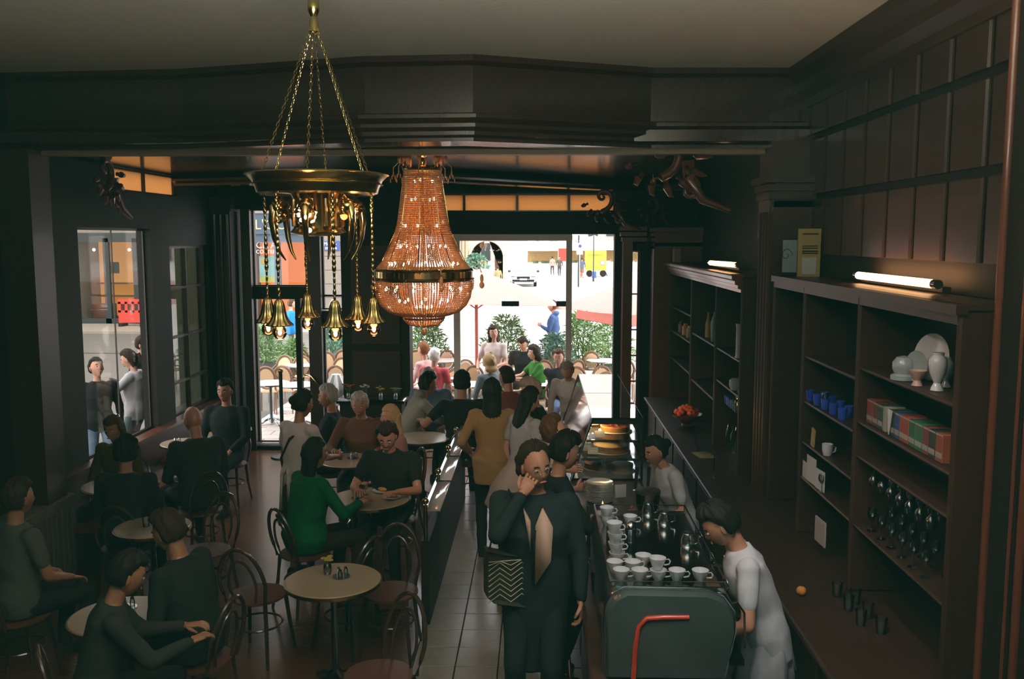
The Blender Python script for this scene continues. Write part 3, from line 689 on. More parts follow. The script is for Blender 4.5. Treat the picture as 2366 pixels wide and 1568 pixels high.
# ------------------------------------------------------------------ lamps
bulb_m = glow('lit bulb', (1.0, .62, .28), 14); bulb_core = glow('lit filament', (1.0, .85, .6), 30); bead_m = None
m = bpy.data.materials.new('amber crystal beads'); m.use_nodes = True; b = m.node_tree.nodes['Principled BSDF']; MATS['beads'] = m
b.inputs['Base Color'].default_value = (.82, .42, .17, 1); b.inputs['Roughness'].default_value = .12; b.inputs['Specular IOR Level'].default_value = 1.0; b.inputs['Coat Weight'].default_value = .6
bead_m = m
globe_m = thin_glass('bulb glass', (1.0, .50, .24), 1.0, .02, .16)
def chandelier():
    t = thing('chandelier', 'large amber crystal bead chandelier glowing in front of the door', 'chandelier', (-1.135, 9.0, 0))
    X0 = 0
    mb = MB()
    for r, z, q in ((.185, 3.97, .014), (.18, 3.90, .008), (.475, 2.985, .020), (.48, 2.90, .020), (.20, 2.51, .012)):
        mb.tube([(r*math.cos(a), r*math.sin(a), z) for a in [2*PI*i/40 for i in range(40)]], q, 6, True)
    for i in range(8):
        a = 2*PI*i/8; mb.tube([(.18*math.cos(a), .18*math.sin(a), 3.95), (.26*math.cos(a), .26*math.sin(a), 3.4), (.46*math.cos(a), .46*math.sin(a), 2.97)], .004, 4)
    mb.cyl((0, 0, 2.5), (0, 0, 4.12), .012)
    obj('frame', mb, brass, t)
    mb = MB()
    mb.lathe([(.470, 2.90), (.476, 2.90), (.476, 2.985), (.470, 2.985)], n=60)
    for i in range(60):   # pierced band
        a = 2*PI*i/60; mb.box((.483*math.cos(a), .483*math.sin(a), 2.943), (.012, .036, .085), Matrix.Rotation(a, 3, 'Z'))
    obj('band', mb, brass, t)
    def strand(prof, n_b, r):
        mb = MB(); L = [0]
        for i in range(1, len(prof)): L.append(L[-1]+math.dist(prof[i], prof[i-1]))
        for k in range(n_b):
            s_ = L[-1]*(k+.5)/n_b; j = max(i for i in range(len(L)-1) if L[i] <= s_); u = (s_-L[j])/(L[j+1]-L[j])
            x = prof[j][0]+(prof[j+1][0]-prof[j][0])*u; z = prof[j][1]+(prof[j+1][1]-prof[j][1])*u
            mb.add([(x+r, 0, z), (x-r, 0, z), (x, r, z), (x, -r, z), (x, 0, z+r*1.15), (x, 0, z-r*1.15)], [(0, 2, 4), (2, 1, 4), (1, 3, 4), (3, 0, 4), (2, 0, 5), (1, 2, 5), (3, 1, 5), (0, 3, 5)])
        me = mb.mesh('bead_strand'); me.materials.append(bead_m); return me
    # profile of the tall upper skirt, of the bowl and of the small lower bowl
    up = [(.180, 3.96), (.188, 3.85), (.215, 3.62), (.255, 3.42), (.310, 3.24), (.385, 3.09), (.475, 2.985)]
    lo = [(.478, 2.90), (.478, 2.82), (.462, 2.72), (.42, 2.64), (.36, 2.585), (.27, 2.55), (.195, 2.535)]
    sm = [(.205, 2.53), (.195, 2.49), (.16, 2.455), (.10, 2.435), (.03, 2.43)]
    for prof, cnt, nb, r in ((up, 104, 58, .0096), (lo, 112, 28, .0102), (sm, 46, 13, .0098)):
        me = strand(prof, nb, r)
        for i in range(cnt):
            o = bpy.data.objects.new('bead_strand', me); C.objects.link(o); o.parent = t; o.rotation_euler = (0, 0, 2*PI*(i+random.uniform(-.12, .12))/cnt)
    # crown: upright plumes of drops, canopy
    for i in range(8):
        a = 2*PI*i/8; mb = MB(); c, s_ = math.cos(a), math.sin(a)
        mb.tube([(.18*c, .18*s_, 3.97), (.24*c, .24*s_, 4.03), (.285*c, .285*s_, 3.99), (.29*c, .29*s_, 3.90)], .005, 5)
        for q in range(5):
            mb.ell((.285*c+.015*(q-2), .285*s_, 3.96-.035*abs(q-2)-.03), (.007, .007, .022), 6, 5)
        mb.ell((.225*c, .225*s_, 4.07), (.02, .02, .045), 8, 6); mb.ell((.19*c, .19*s_, 4.05), (.012, .012, .05), 6, 6)
        obj('crown_plume', mb, bead_m, t)
    mb = MB(); mb.lathe([(.0, 4.15), (.075, 4.15), (.06, 4.11), (.02, 4.08), (.03, 4.05), (.02, 4.0), (0, 3.99)], n=20); obj('canopy', mb, gold, t)
    # swags and pendants hung from the band
    for i in range(10):
        a = 2*PI*i/10+.1; mb = MB()
        a2 = a+2*PI/10
        for k in range(15):
            u = k/14; aa = a+(a2-a)*u; z = 2.90-.10*math.sin(PI*u); mb.ell((.495*math.cos(aa), .495*math.sin(aa), z), (.008, .008, .009), 6, 4)
        obj('swag', mb, bead_m, t)
        if i % 2 == 0:
            mb = MB(); mb.tube([(.50*math.cos(a), .50*math.sin(a), 3.0), (.56*math.cos(a), .56*math.sin(a), 3.0), (.575*math.cos(a), .575*math.sin(a), 2.96)], .006, 6)
            mb.ell((.578*math.cos(a), .578*math.sin(a), 2.90), (.018, .018, .045), 8, 6); mb.ell((.578*math.cos(a), .578*math.sin(a), 2.835), (.026, .026, .034), 8, 6)
            obj('pendant', mb, bead_m, t)
    mb = MB(); mb.cyl((0, 0, 2.43), (0, 0, 2.40), .006, n=6); mb.ell((0, 0, 2.375), (.035, .035, .035), 12, 8); obj('drop', mb, bead_m, t)
    # bulbs in rings inside
    mb0 = MB(); mb0.ell((0, 0, 0), (.011, .011, .018), 8, 6); bme = mb0.mesh('bulb'); bme.materials.append(bulb_core)
    for n, r, z in ((3, .10, 3.86), (4, .13, 3.68), (5, .17, 3.42), (6, .23, 3.22), (12, .34, 3.05), (12, .38, 2.80), (8, .24, 2.68), (4, .08, 2.62)):
        for i in range(n):
            a = 2*PI*i/n+z*5; o = bpy.data.objects.new('bulb', bme); C.objects.link(o); o.parent = t; o.location = (r*math.cos(a), r*math.sin(a), z)
    for z, e in ((3.7, 3.5), (3.15, 6), (2.78, 8)):
        l = lamp('chandelier_glow', 'POINT', (0, 0, z), e, (1, .50, .22), .08); l.parent = t
chandelier()
def brass_lamp():
    cx, cy = -1.315, 5.45
    t = thing('pendant_lamp', 'brass hanging lamp with round tray and six bell shaped pendants', 'pendant lamp', (cx, cy, 0))
    mb = MB(); mb.lathe([(.30, 3.575), (.33, 3.555), (.355, 3.565), (.365, 3.60), (.385, 3.64), (.41, 3.665), (.425, 3.672), (.415, 3.680), (.385, 3.66), (.36, 3.61), (.33, 3.59), (.30, 3.59)], n=56)
    mb.tube([(.385*math.cos(a), .385*math.sin(a), 3.615) for a in [2*PI*i/60 for i in range(60)]], .004, 5, True); obj('tray', mb, brass, t)
    mb = MB(); mb.lathe([(0, 3.60), (.31, 3.60), (.31, 3.575), (.16, 3.56), (.145, 3.53), (.145, 3.36), (.165, 3.335), (.12, 3.315), (0, 3.31)], n=40); obj('drum', mb, gold, t)
    for i in range(12):   # ribbed window ornaments round the drum
        a = 2*PI*i/12; mb = MB(); mb.cyl((.148*math.cos(a), .148*math.sin(a), 3.37), (.148*math.cos(a), .148*math.sin(a), 3.53), .013, n=8); obj('rib', mb, brass, t)
    # ceiling hook with knob, chains
    mb = MB(); mb.lathe([(.0, 4.80), (.07, 4.80), (.06, 4.77), (.02, 4.75), (.018, 4.70), (.032, 4.675), (.034, 4.62), (.018, 4.585), (.026, 4.56), (.03, 4.50), (.0, 4.48)], n=16); obj('hook', mb, brass, t)
    def chain(p0, p1, nl, name='chain'):
        mb = MB(); p0 = Vector(p0); p1 = Vector(p1); d = (p1-p0).normalized(); x, y = frame(d); L = (p1-p0).length/nl
        for k in range(nl):
            c = p0+d*L*(k+.5); s_ = x if k % 2 else y
            mb.tube([c+d*math.cos(a)*L*.62+s_*math.sin(a)*.0075 for a in [2*PI*j/8 for j in range(8)]], .0022, 4, True)
        obj(name, mb, brass, t)
    for i in range(6):
        a = R(-90+60*i+4); chain((.02*math.cos(a), .02*math.sin(a), 4.52), (.34*math.cos(a), .34*math.sin(a), 3.66), 34)
    # six hanging stems with bell shades and globes, curved horns between
    stem = MB(); zz = 3.56
    while zz > 2.93:
        q = random.choice((.011, .008, .013)); stem.ell((0, 0, zz-.02), (q, q, .024), 8, 5); zz -= .034
    stem.cyl((0, 0, 3.58), (0, 0, 2.90), .004, n=6)
    bell = MB(); n = 56; rs = []
    for r, z in ((.012, 2.95), (.022, 2.94), (.030, 2.915), (.036, 2.88), (.042, 2.85), (.054, 2.825), (.074, 2.805), (.077, 2.797), (.066, 2.802), (.02, 2.85)):
        rs.append([Vector((r*(1+.07*math.cos(14*2*PI*k/n))*math.cos(2*PI*k/n), r*(1+.07*math.cos(14*2*PI*k/n))*math.sin(2*PI*k/n), z)) for k in range(n)])
    bell.rings(rs)
    glb = MB(); glb.ell((0, 0, 2.758), (.040, .040, .042), 16, 12); core = MB(); core.ell((0, 0, 2.758), (.011, .011, .017), 10, 8); 
    sm_, bm_, gm_, cm_ = stem.mesh('stem', True), bell.mesh('bell_shade', True), glb.mesh('globe', True), core.mesh('filament', True)
    for me, m in ((sm_, brass), (bm_, brass), (gm_, globe_m), (cm_, bulb_core)): fix(me); me.polygons.foreach_set('use_smooth', [True]*len(me.polygons)); me.materials.append(m)
    for i in range(6):
        a = R(-2+60*i); p = (.325*math.cos(a), .325*math.sin(a), random.uniform(-.01, .01)); par = []
        for nm, me in (('stem', sm_), ('bell_shade', bm_), ('globe', gm_)):
            o = bpy.data.objects.new(nm, me); C.objects.link(o); o.parent = t; o.location = p; par.append(o)
        o = bpy.data.objects.new('filament', cm_); C.objects.link(o); o.parent = par[2]
        l = lamp('pendant_glow', 'POINT', (p[0], p[1], 2.72), 1.3, (1, .55, .25), .03); l.parent = t
        b_ = R(28+60*i); mb = MB(); c, s_ = math.cos(b_), math.sin(b_)
        mb.tube([(q*c, q*s_, z) for q, z in ((.16, 3.50), (.22, 3.53), (.265, 3.48), (.275, 3.40), (.262, 3.30), (.235, 3.22), (.20, 3.17))], [.012, .020, .024, .021, .016, .010, .004], 10)
        mb.ell((.235*c, .235*s_, 3.485), (.045, .045, .05), 12, 8); obj('horn_arm', mb, gold, t)
        mb = MB(); mb.lathe([(.0, 0), (.02, 0), (.034, .02), (.034, .03), (.0, .03)], c=(.18*c, .18*s_, 3.44), n=14, axis=(c, s_, 0)); h = obj('socket', mb, gold, t)
    # small lit bulbs at the drum's front and side, in a scalloped glass shade
    for k, (a, z) in enumerate(((R(-94), 3.44), (R(-15), 3.455), (R(205), 3.455))):
        c, s_ = math.cos(a), math.sin(a); mb = MB(); rs = []
        for r, q in ((.016, .17), (.042, .19), (.062, .215), (.070, .235), (.064, .232), (.03, .19)):
            rs.append([Vector((q*c-r*math.cos(u)*s_*(1+.06*math.cos(9*u)), q*s_+r*math.cos(u)*c*(1+.06*math.cos(9*u)), z+r*math.sin(u)*(1+.06*math.cos(9*u)))) for u in [2*PI*j/36 for j in range(36)]])
        mb.rings(rs); g = obj('glass_shade', mb, globe_m, t)
        mb = MB(); mb.ell((.225*c, .225*s_, z), (.022, .022, .022), 10, 8); obj('bulb', mb, bulb_core, g)
    mb = MB(); mb.ell((-.005, -.20, 3.345), (.014, .014, .014), 10, 8); obj('bulb', mb, bulb_core, t)
    l = lamp('drum_glow', 'POINT', (0, -.30, 3.42), 1.6, (1, .6, .3), .03); l.parent = t
    l = lamp('drum_glow', 'POINT', (.28, -.08, 3.42), 1.0, (1, .6, .3), .03); l.parent = t
brass_lamp()
# warm tube lights on top of the shelf units
def tube_light(label, p0, p1, r, e):
    p0 = Vector(p0); p1 = Vector(p1); c = (p0+p1)/2
    t = thing('tube_light', label, 'lamp', c); a = p0-c; b_ = p1-c
    mb = MB(); mb.cyl(a, b_, r, n=16); tb = obj('tube', mb, glow('lit tube '+label[:5], (1.0, .60, .25), 9.0 if r > .03 else 8.0), t)
    mb = MB(); d = (b_-a).normalized(); mb.cyl(a-d*.05, a, r*1.05, n=14); mb.cyl(b_, b_+d*.06, r*1.05, n=14); obj('end_cap', mb, steel, t)
    mb = MB(); mb.box(Vector((.05, 0, -.03)), (.05, (b_-a).length+.06, .03)); obj('housing', mb, wood_black, t)
    l = bpy.data.lights.new('tube_glow', 'AREA'); l.shape = 'RECTANGLE'; l.size = .05; l.size_y = (b_-a).length; l.energy = e; l.color = (1, .50, .20)
    o = bpy.data.objects.new('tube_glow', l); C.objects.link(o); o.parent = t; o.location = (.02, 0, .05); o.rotation_euler = (0, R(-120), 0)
tube_light('long glowing warm tube light on top of the near right shelf', atY(1984, 636, 6.60), atY(2158, 656, 5.30), .026, 2.2)
tube_light('short glowing warm tube light on top of the far right shelf', atY(1642, 607, 10.2), atY(1703, 612, 8.95), .026, 1.6)
ORD = ('first', 'second', 'third', 'fourth', 'fifth', 'sixth', 'seventh', 'eighth', 'ninth', 'tenth', 'eleventh', 'twelfth', 'thirteenth', 'fourteenth')
# ------------------------------------------------------------------ bar, shelves and what stands on them
def shelf_unit(label, x, y0, y1, ztop, zs, divs, zlow=1.0, cornice_y=None, flat=False):
    """open shelving against the right wall, front plane at x"""
    t = thing('shelf_unit', label, 'shelf', (x, 0, 0))
    D = XR-x-.01; 
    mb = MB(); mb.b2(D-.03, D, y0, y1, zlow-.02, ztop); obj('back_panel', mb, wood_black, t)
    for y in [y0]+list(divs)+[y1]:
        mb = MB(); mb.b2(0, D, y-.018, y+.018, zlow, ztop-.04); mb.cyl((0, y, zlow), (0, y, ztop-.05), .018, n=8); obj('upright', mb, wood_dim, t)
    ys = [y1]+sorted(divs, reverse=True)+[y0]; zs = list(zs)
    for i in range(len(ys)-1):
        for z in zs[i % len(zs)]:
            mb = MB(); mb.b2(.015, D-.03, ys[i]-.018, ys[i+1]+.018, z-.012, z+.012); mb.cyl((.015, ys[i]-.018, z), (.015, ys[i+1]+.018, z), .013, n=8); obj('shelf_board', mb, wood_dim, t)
    c0, c1 = cornice_y or (y0, y1)
    if flat:
        mb = MB(); mb.b2(-.04, .02, y0-.03, y1, ztop-.05, ztop); mb.b2(-.015, .02, y0, y1, ztop-.10, ztop-.05); obj('ledge', mb, wood_dim, t); mb = MB(); mb.b2(0, D, y0, y1, ztop-.03, ztop); obj('top_board', mb, wood, t); return t
    mb = sweep([(0, ztop-.18), (.02, ztop-.18), (.02, ztop-.15), (.05, ztop-.14), (.05, ztop-.11), (.08, ztop-.10), (.08, ztop-.07), (.11, ztop-.05), (.11, ztop-.02), (.13, ztop), (0, ztop)], [(0, c1), (0, c0)])
    obj('cornice', mb, wood_red, t)
    mb = MB(); mb.b2(0, D, y0, y1, ztop-.03, ztop); obj('top_board', mb, wood, t)
    return t
U1X, U2X = 1.96, 2.06
shelf_unit('far open bar shelf with fluted cornice beside the door', U1X, 8.75, 13.45, 2.96, ((1.55, 1.95, 2.30), (1.5, 2.1), (1.75, 2.1)), (11.6, 10.0))
shelf_unit('near open bar shelf with china and books', U2X, 4.47, 7.95, 2.98, ((), (1.44, 1.72, 2.04, 2.39), (1.44, 1.90, 2.12, 2.47)), (7.05, 5.85), flat=True)
# back counter below the shelves
t = thing('back_counter', 'dark wooden back counter below the bar shelves', 'counter', (0, 0, 0))
mb = MB(); mb.b2(1.62, XR-.02, 3.2, 13.2, 0, .95); obj('body', mb, wood_black, t)
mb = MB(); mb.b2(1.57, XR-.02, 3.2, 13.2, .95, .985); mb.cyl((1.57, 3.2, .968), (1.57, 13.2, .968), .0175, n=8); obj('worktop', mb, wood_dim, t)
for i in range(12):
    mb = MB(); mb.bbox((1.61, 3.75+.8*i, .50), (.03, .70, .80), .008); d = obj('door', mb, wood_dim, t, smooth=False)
    mb = MB(); mb.ell((1.585, 3.50+.8*i, .62), (.014, .014, .014), 10, 6); obj('knob', mb, brass, d)
# front counter
t = thing('bar_counter', 'long dark front counter of the bar along the tiled aisle', 'counter', (0, 0, 0))
mb = MB(); mb.b2(.36, .98, 3.2, 11.9, 0, .95); obj('body', mb, wood_black, t)
mb = MB(); mb.b2(.30, 1.00, 3.2, 12.0, .95, .99); mb.cyl((.30, 3.2, .97), (.30, 12.0, .97), .02, n=8); obj('worktop', mb, wood, t)
for i in range(10):
    mb = MB(); mb.bbox((.35, 3.65+.85*i, .50), (.03, .76, .78), .01); obj('panel', mb, wood_panel, t, smooth=False)
mb = MB(); mb.cyl((.24, 3.2, .14), (.24, 12, .14), .018, n=10); obj('foot_rail', mb, brass, t)
# ---- glass display case with cakes
glass_top = thin_glass('case top glass', (0.86, 0.92, 0.90), 2.4, 0.012, 0.03)
def display_case():
    t = thing('display_case', 'glass cake display case with slanted front on the counter', 'display case', (0, 0, .99))
    y0, y1 = 8.55, 11.35; xb, xt, xr, h = .33, .52, 1.0, .60
    fr = MB()
    for y in (y0, y1):
        fr.tube([(xb, y, .01), (xt, y, h)], .020, 6); fr.tube([(xt, y, h), (xr, y, h)], .010, 6); fr.tube([(xr, y, 0), (xr, y, h)], .010, 6); fr.tube([(xb, y, .01), (xr, y, .01)], .010, 6)
    fr.tube([(xt, y0, h), (xt, y1, h)], .006, 6); fr.tube([(xb, y0, .01), (xb, y1, .01)], .012, 6); fr.tube([(xr, y0, h), (xr, y1, h)], .01, 6)
    fr.tube([(xt-.06, 9.95, h*.7), (xt, 9.95, h)], .006, 6)
    fr.b2(xt, xr, y0-.012, y0+.012, h-.05, h-.005)
    obj('frame', fr, pm('black case frame', (.015, .015, .015), .3), t)
    for nm, pts in (('top_glass', [(xt, y0, h+.004), (xr, y0, h+.004), (xr, 9.93, h+.004), (xt, 9.93, h+.004)]), ('top_glass', [(xt, 9.95, h+.004), (xr, 9.95, h+.004), (xr, y1, h+.004), (xt, y1, h+.004)])):
        mb = MB(); mb.prism(pts, (0, 0, .006)); obj(nm, mb, glass_top, t, smooth=False)
    mb = MB(); mb.prism([(xb, y0, .02), (xt, y0, h), (xt, y1, h), (xb, y1, .02)], (-.005, 0, 0)); obj('front_glass', mb, glass_b, t, smooth=False)
    mb = MB(); mb.prism([(xb, y0, .02), (xt, y0, h-.05), (xr, y0, h-.05), (xr, y0, .02)], (0, -.004, 0)); obj('end_glass', mb, glass_b, t, smooth=False)
    for z, xa in ((.20, .42), (.38, .47)):
        mb = MB(); mb.bbox(((xa+xr)/2, (y0+y1)/2, z), (xr-xa-.02, y1-y0-.04, .008), .002); obj('glass_shelf', mb, glass_b, t, smooth=False)
        mb = MB(); mb.b2(xa, xr-.01, y0+.012, y0+.024, z-.012, z+.012); mb.b2(xa, xa+.01, y0, y1, z-.012, z+.012); obj('shelf_edge', mb, darksteel, t)
    mb = MB(); mb.b2(xb+.02, xr-.01, y0+.01, y1-.01, .005, .018); obj('floor_plate', mb, steel, t)
    for y in (8.95, 9.95, 10.85):
        mb = MB(); mb.cyl((xt+.03, y-.3, h-.04), (xt+.03, y+.3, h-.04), .010, n=8); obj('case_lamp', mb, glow('case lamp', (1, .72, .35), 5), t)
        l = bpy.data.lights.new('case_glow', 'AREA'); l.shape = 'RECTANGLE'; l.size = .05; l.size_y = .6; l.energy = 7.5; l.color = (1, .66, .30)
        o = bpy.data.objects.new('case_glow', l); C.objects.link(o); o.parent = t; o.location = (xt+.06, y, h-.06); o.rotation_euler = (0, R(-20), 0)
display_case()
crust = pm('baked golden crust', (.55, .27, .08), .5, var=.35, scale=35, bump=.3); cream = pm('pale glazed cake top', (.70, .48, .20), .3, var=.25, scale=12, coat=.4); berry = pm('red berry glaze', (.40, .09, .03), .3, var=.5, scale=30, coat=.4)
brd = pm('white cake board', (.75, .74, .70), .5)
def cake(label, x, y, z, r, h, topm, wedge=0):
    t = thing('cake', label, 'cake', (x, y, z)); n = 40; k0 = 0
    mb = MB(); mb.lathe([(0, 0), (r+.02, 0), (r+.02, .006), (0, .006)], n=28); obj('board', mb, brd, t)
    a0, a1 = wedge, 2*PI-wedge; rs = []
    def prof(rr, zz): return [Vector((rr*math.cos(a0+(a1-a0)*k/n), rr*math.sin(a0+(a1-a0)*k/n), zz)) for k in range(n+1)]+[Vector((0, 0, zz))]
    mb = MB(); mb.rings([prof(r*.94, .006), prof(r, h*.8), prof(r, h), prof(r*.93, h+.004), prof(r*.92, h-.004)]); obj('crust', mb, crust, t)
    mb = MB(); mb.rings([prof(r*.915, h-.006), prof(r*.90, h+.002), prof(r*.6, h+.006)]); obj('topping', mb, topm, t)
    if topm is berry:
        mb = MB()
        for k in range(26):
            a = random.uniform(a0+.2, a1-.2); q = r*.8*math.sqrt(random.random()); mb.ell((q*math.cos(a), q*math.sin(a), h+.008), (.012, .012, .010), 8, 5)
        obj('berries', mb, pm('dark berries', (.12, .02, .015), .25), t, kind='stuff')
    return t
B0 = .99
cake('pale yellow tart on the upper shelf of the display case, behind the berry tart', .70, 9.55, B0+.388, .155, .05, cream)
cake('reddish fruit tart with a cut wedge on the upper shelf of the display case', .78, 9.00, B0+.388, .150, .055, berry, .35)
cake('golden flan tart in the middle of the lower display case shelf', .73, 8.88, B0+.208, .175, .07, cream)
cake('brown ring cake at the back of the lower display case shelf', .74, 9.45, B0+.208, .15, .05, crust)
cake('dark fruit cake lying on the floor plate of the display case', .62, 8.95, B0+.020, .15, .06, berry)
cake('orange glazed cake on the floor plate at the right of the display case', .84, 8.85, B0+.020, .11, .07, cream)
cake('plain sponge cake at the far end of the upper display case shelf', .72, 10.3, B0+.388, .14, .05, crust)
cake('cream topped cake at the far end of the lower display case shelf', .70, 10.4, B0+.208, .15, .06, cream)
tg = pm('price tag card', (.80, .80, .76), .5)
for i, (x, y, z) in enumerate(((.58, 9.25, .388), (.60, 8.66, .388), (.50, 9.2, .208), (.54, 8.72, .208), (.58, 9.9, .388), (.50, 10.0, .208))):
    t = thing('price_card', 'white price card ' + ('between the tarts on the upper shelf', 'at the near edge of the upper shelf', 'beside the ring cake on the lower shelf', 'at the near edge of the lower shelf', 'before the far sponge cake on the upper shelf', 'before the far cream cake on the lower shelf')[i], 'card', (x, y, B0+z+.004), R(random.uniform(-20, 20)))
    mb = MB(); mb.box((0, 0, .035), (.10, .003, .065), Matrix.Rotation(-.35, 3, 'X')); obj('card', mb, tg, t); mb = MB(); mb.box((0, .012, .003), (.05, .03, .006)); obj('foot', mb, steel, t)
# ---- things on the counter in front of the case
t = thing('plate_stack', 'stack of white saucers on the counter before the display case', 'plates', (.55, 7.85, .99)); t.scale = (1.2,)*3
for k in range(13):
    mb = MB(); mb.lathe([(0, 0), (.055, 0), (.075, .006), (.098, .014), (.098, .017), (.073, .010), (.05, .004), (0, .004)], c=(random.uniform(-.003, .003), random.uniform(-.003, .003), .011*k), n=32); obj('plate', mb, white_cer, t)
for i, (x, y, rz, lb) in enumerate(((.70, 7.95, .3, 'folded white napkin standing right of the saucer stack'), (.44, 7.35, 1.2, 'loose white receipt lying on the counter edge'))):
    mb = MB(); mb.prism([(0, 0, 0), (.10, 0, 0), (.11, .02, .11) if i == 0 else (.10, .10, 0), (0, .02, .11) if i == 0 else (0, .10, 0)], (0, .004, .002)); one('napkin', mb, paper, lb, 'napkin', (x, y, .992), rz)
def glass_geo(kind):
    return {'tumbler': [(0, 0), (.028, 0), (.036, .09), (.034, .09), (.027, .006), (0, .006)],
            'wine': [(0, 0), (.033, 0), (.033, .003), (.005, .008), (.004, .075), (.012, .085), (.034, .115), (.037, .145), (.031, .175), (.030, .175), (.035, .145), (.032, .117), (.006, .09), (0, .09)]}[kind]
def glassware(kind, mat, lb, loc, grp=None, flip=False, s=1.0):
    pr = glass_geo(kind)
    if flip: pr = [(r, -z) for r, z in pr]
    mb = MB(); mb.lathe([(r*s, z*s) for r, z in pr], n=20); return one('glass', mb, mat, lb, 'glass', loc, 0, grp)
glassware('tumbler', glass_b, 'tall empty glass tumbler standing at the counter edge near the pump handle', (.40, 5.75, .99), s=1.4)
t = thing('tap_column', 'slim chrome beer tap column on the counter', 'tap', (.37, 6.35, .99))
mb = MB(); mb.lathe([(0, 0), (.05, 0), (.045, .015), (.018, .03), (.014, .26), (.022, .28), (.0, .30)], n=20); obj('column', mb, steel, t)
mb = MB(); mb.tube([(0, 0, .25), (-.05, 0, .25), (-.07, 0, .21)], .009, 8); obj('spout', mb, steel, t); mb = MB(); mb.cyl((0, 0, .29), (0, .02, .40), .010, .014, 10); obj('handle', mb, wood_black, t)
# ---- espresso machine with cups
def espresso():
    t = thing('espresso_machine', 'large chrome espresso machine with red trim at the near end of the bar', 'coffee machine', (0, 0, .99))
    body = [(.37, 0), (.365, .30), (.38, .42), (.42, .465), (.95, .465), (1.0, .44), (1.05, .36), (1.05, .28), (.86, .26), (.86, 0)]
    Y0, Y1 = 4.66, 6.05
    dk = pm('brushed dark steel body', (.23, .26, .26), .22, .9, var=.15, scale=14)
    mb = MB(); mb.prism([(x, Y0, z) for x, z in body], (0, Y1-Y0, 0)); obj('body', mb, dk, t)
    # domed chrome end cap, with a rim and red tube trim
    prof = [(.36, .0), (.355, .28), (.365, .38), (.40, .44), (.46, .475), (.90, .47), (.98, .44), (1.04, .36), (1.05, .26), (1.0, .0)]
    cx, cz = .70, .22; rs = []
    for k, (sc_, y) in enumerate(((1.0, Y0), (1.01, Y0-.03), (.99, Y0-.06), (.94, Y0-.085), (.5, Y0-.10), (.02, Y0-.104))):
        rs.append([Vector((cx+(x-cx)*sc_, y, cz+(z-cz)*sc_)) for x, z in prof])
    mb = MB(); mb.rings(rs); obj('end_panel', mb, pm('clear grey plastic shell', (.055, .075, .075), .10, .2, var=.5, scale=4, coat=1.0), t)
    mb = MB(); mb.tube([(x, Y0-.01, z) for x, z in prof], .007, 6); obj('rim', mb, steel, t)
    mb = MB(); mb.tube([(.505, Y0-.10, -.02), (.515, Y0-.105, .20), (.53, Y0-.105, .30), (.57, Y0-.105, .345), (.66, Y0-.105, .352), (.79, Y0-.10, .352)], [.013]*6, 10); obj('red_trim', mb, pm('red plastic tube', (.55, .05, .025), .3, coat=.4), t)
    # cup tray rail on the top
    mb = MB()
    for x in (.39, 1.0): mb.tube([(x, Y0, .505), (x, Y1, .505)], .006, 6)
    for y in (Y0, Y1): mb.tube([(.39, y, .505), (1.0, y, .505)], .006, 6)
    for x in (.39, 1.0):
        for y in (Y0, 5.1, 5.6, Y1): mb.cyl((x, y, .46), (x, y, .505), .005, n=6)
    obj('cup_rail', mb, steel, t)
    mb = MB(); mb.b2(.40, .99, Y0+.02, Y1-.02, .465, .472); obj('cup_tray', mb, steel, t)
    for i, y in enumerate((4.95, 5.35, 5.75)):
        mb = MB(); mb.cyl((.98, y, .31), (.98, y, .22), .037, n=20); mb.cyl((.98, y, .22), (.98, y, .20), .041, n=20); g = obj('group_head', mb, steel, t)
        mb = MB(); mb.tube([(1.02, y, .21), (1.10, y, .20), (1.20, y, .185)], [.008, .014, .015], 8); obj('portafilter', mb, wood_black, t)
        mb = MB(); mb.lathe([(0, 0), (.03, 0), (.035, .008), (.035, .02), (0, .02)], c=(1.05, y, .38), n=16, axis=(1, 0, .3)); obj('gauge', mb, steel, t)
    for y in (4.75, 5.95):
        mb = MB(); mb.tube([(1.0, y, .34), (1.08, y, .36), (1.12, y, .30), (1.13, y, .10)], .006, 8); obj('steam_wand', mb, steel, t)
    mb = MB(); mb.b2(.86, 1.12, Y0+.05, Y1-.05, .02, .05); obj('drip_tray', mb, darksteel, t)
    return t
espresso()
TOP = .99+.472
def make_cup():
    t = thing('cup', 'white china cup', 'cup', (0, 0, 0))
    mb = MB(); mb.lathe([(0, 0), (.022, 0), (.024, .006), (.034, .022), (.043, .048), (.046, .062), (.0435, .062), (.040, .046), (.030, .018), (0, .012)], n=32); obj('body', mb, white_cer, t)
    mb = MB(); mb.tube([(.040, 0, .052), (.058, 0, .056), (.068, 0, .044), (.062, 0, .028), (.036, 0, .022)], [.0045, .0045, .0042, .0042, .0045], 8); obj('handle', mb, white_cer, t)
    return t
cup0 = make_cup(); used = [False]
def put_cup(x, y, z, a, lb, tilt=0):
    if not used[0]: c = cup0; used[0] = True; c.location = (x, y, z); c.rotation_euler = (0, tilt, a); c['label'] = lb; c['group'] = 'white cups on the espresso machine'
    else: c = dup(cup0, (x, y, z), a, lb, 'white cups on the espresso machine'); c.rotation_euler = (0, tilt, a)
    return c
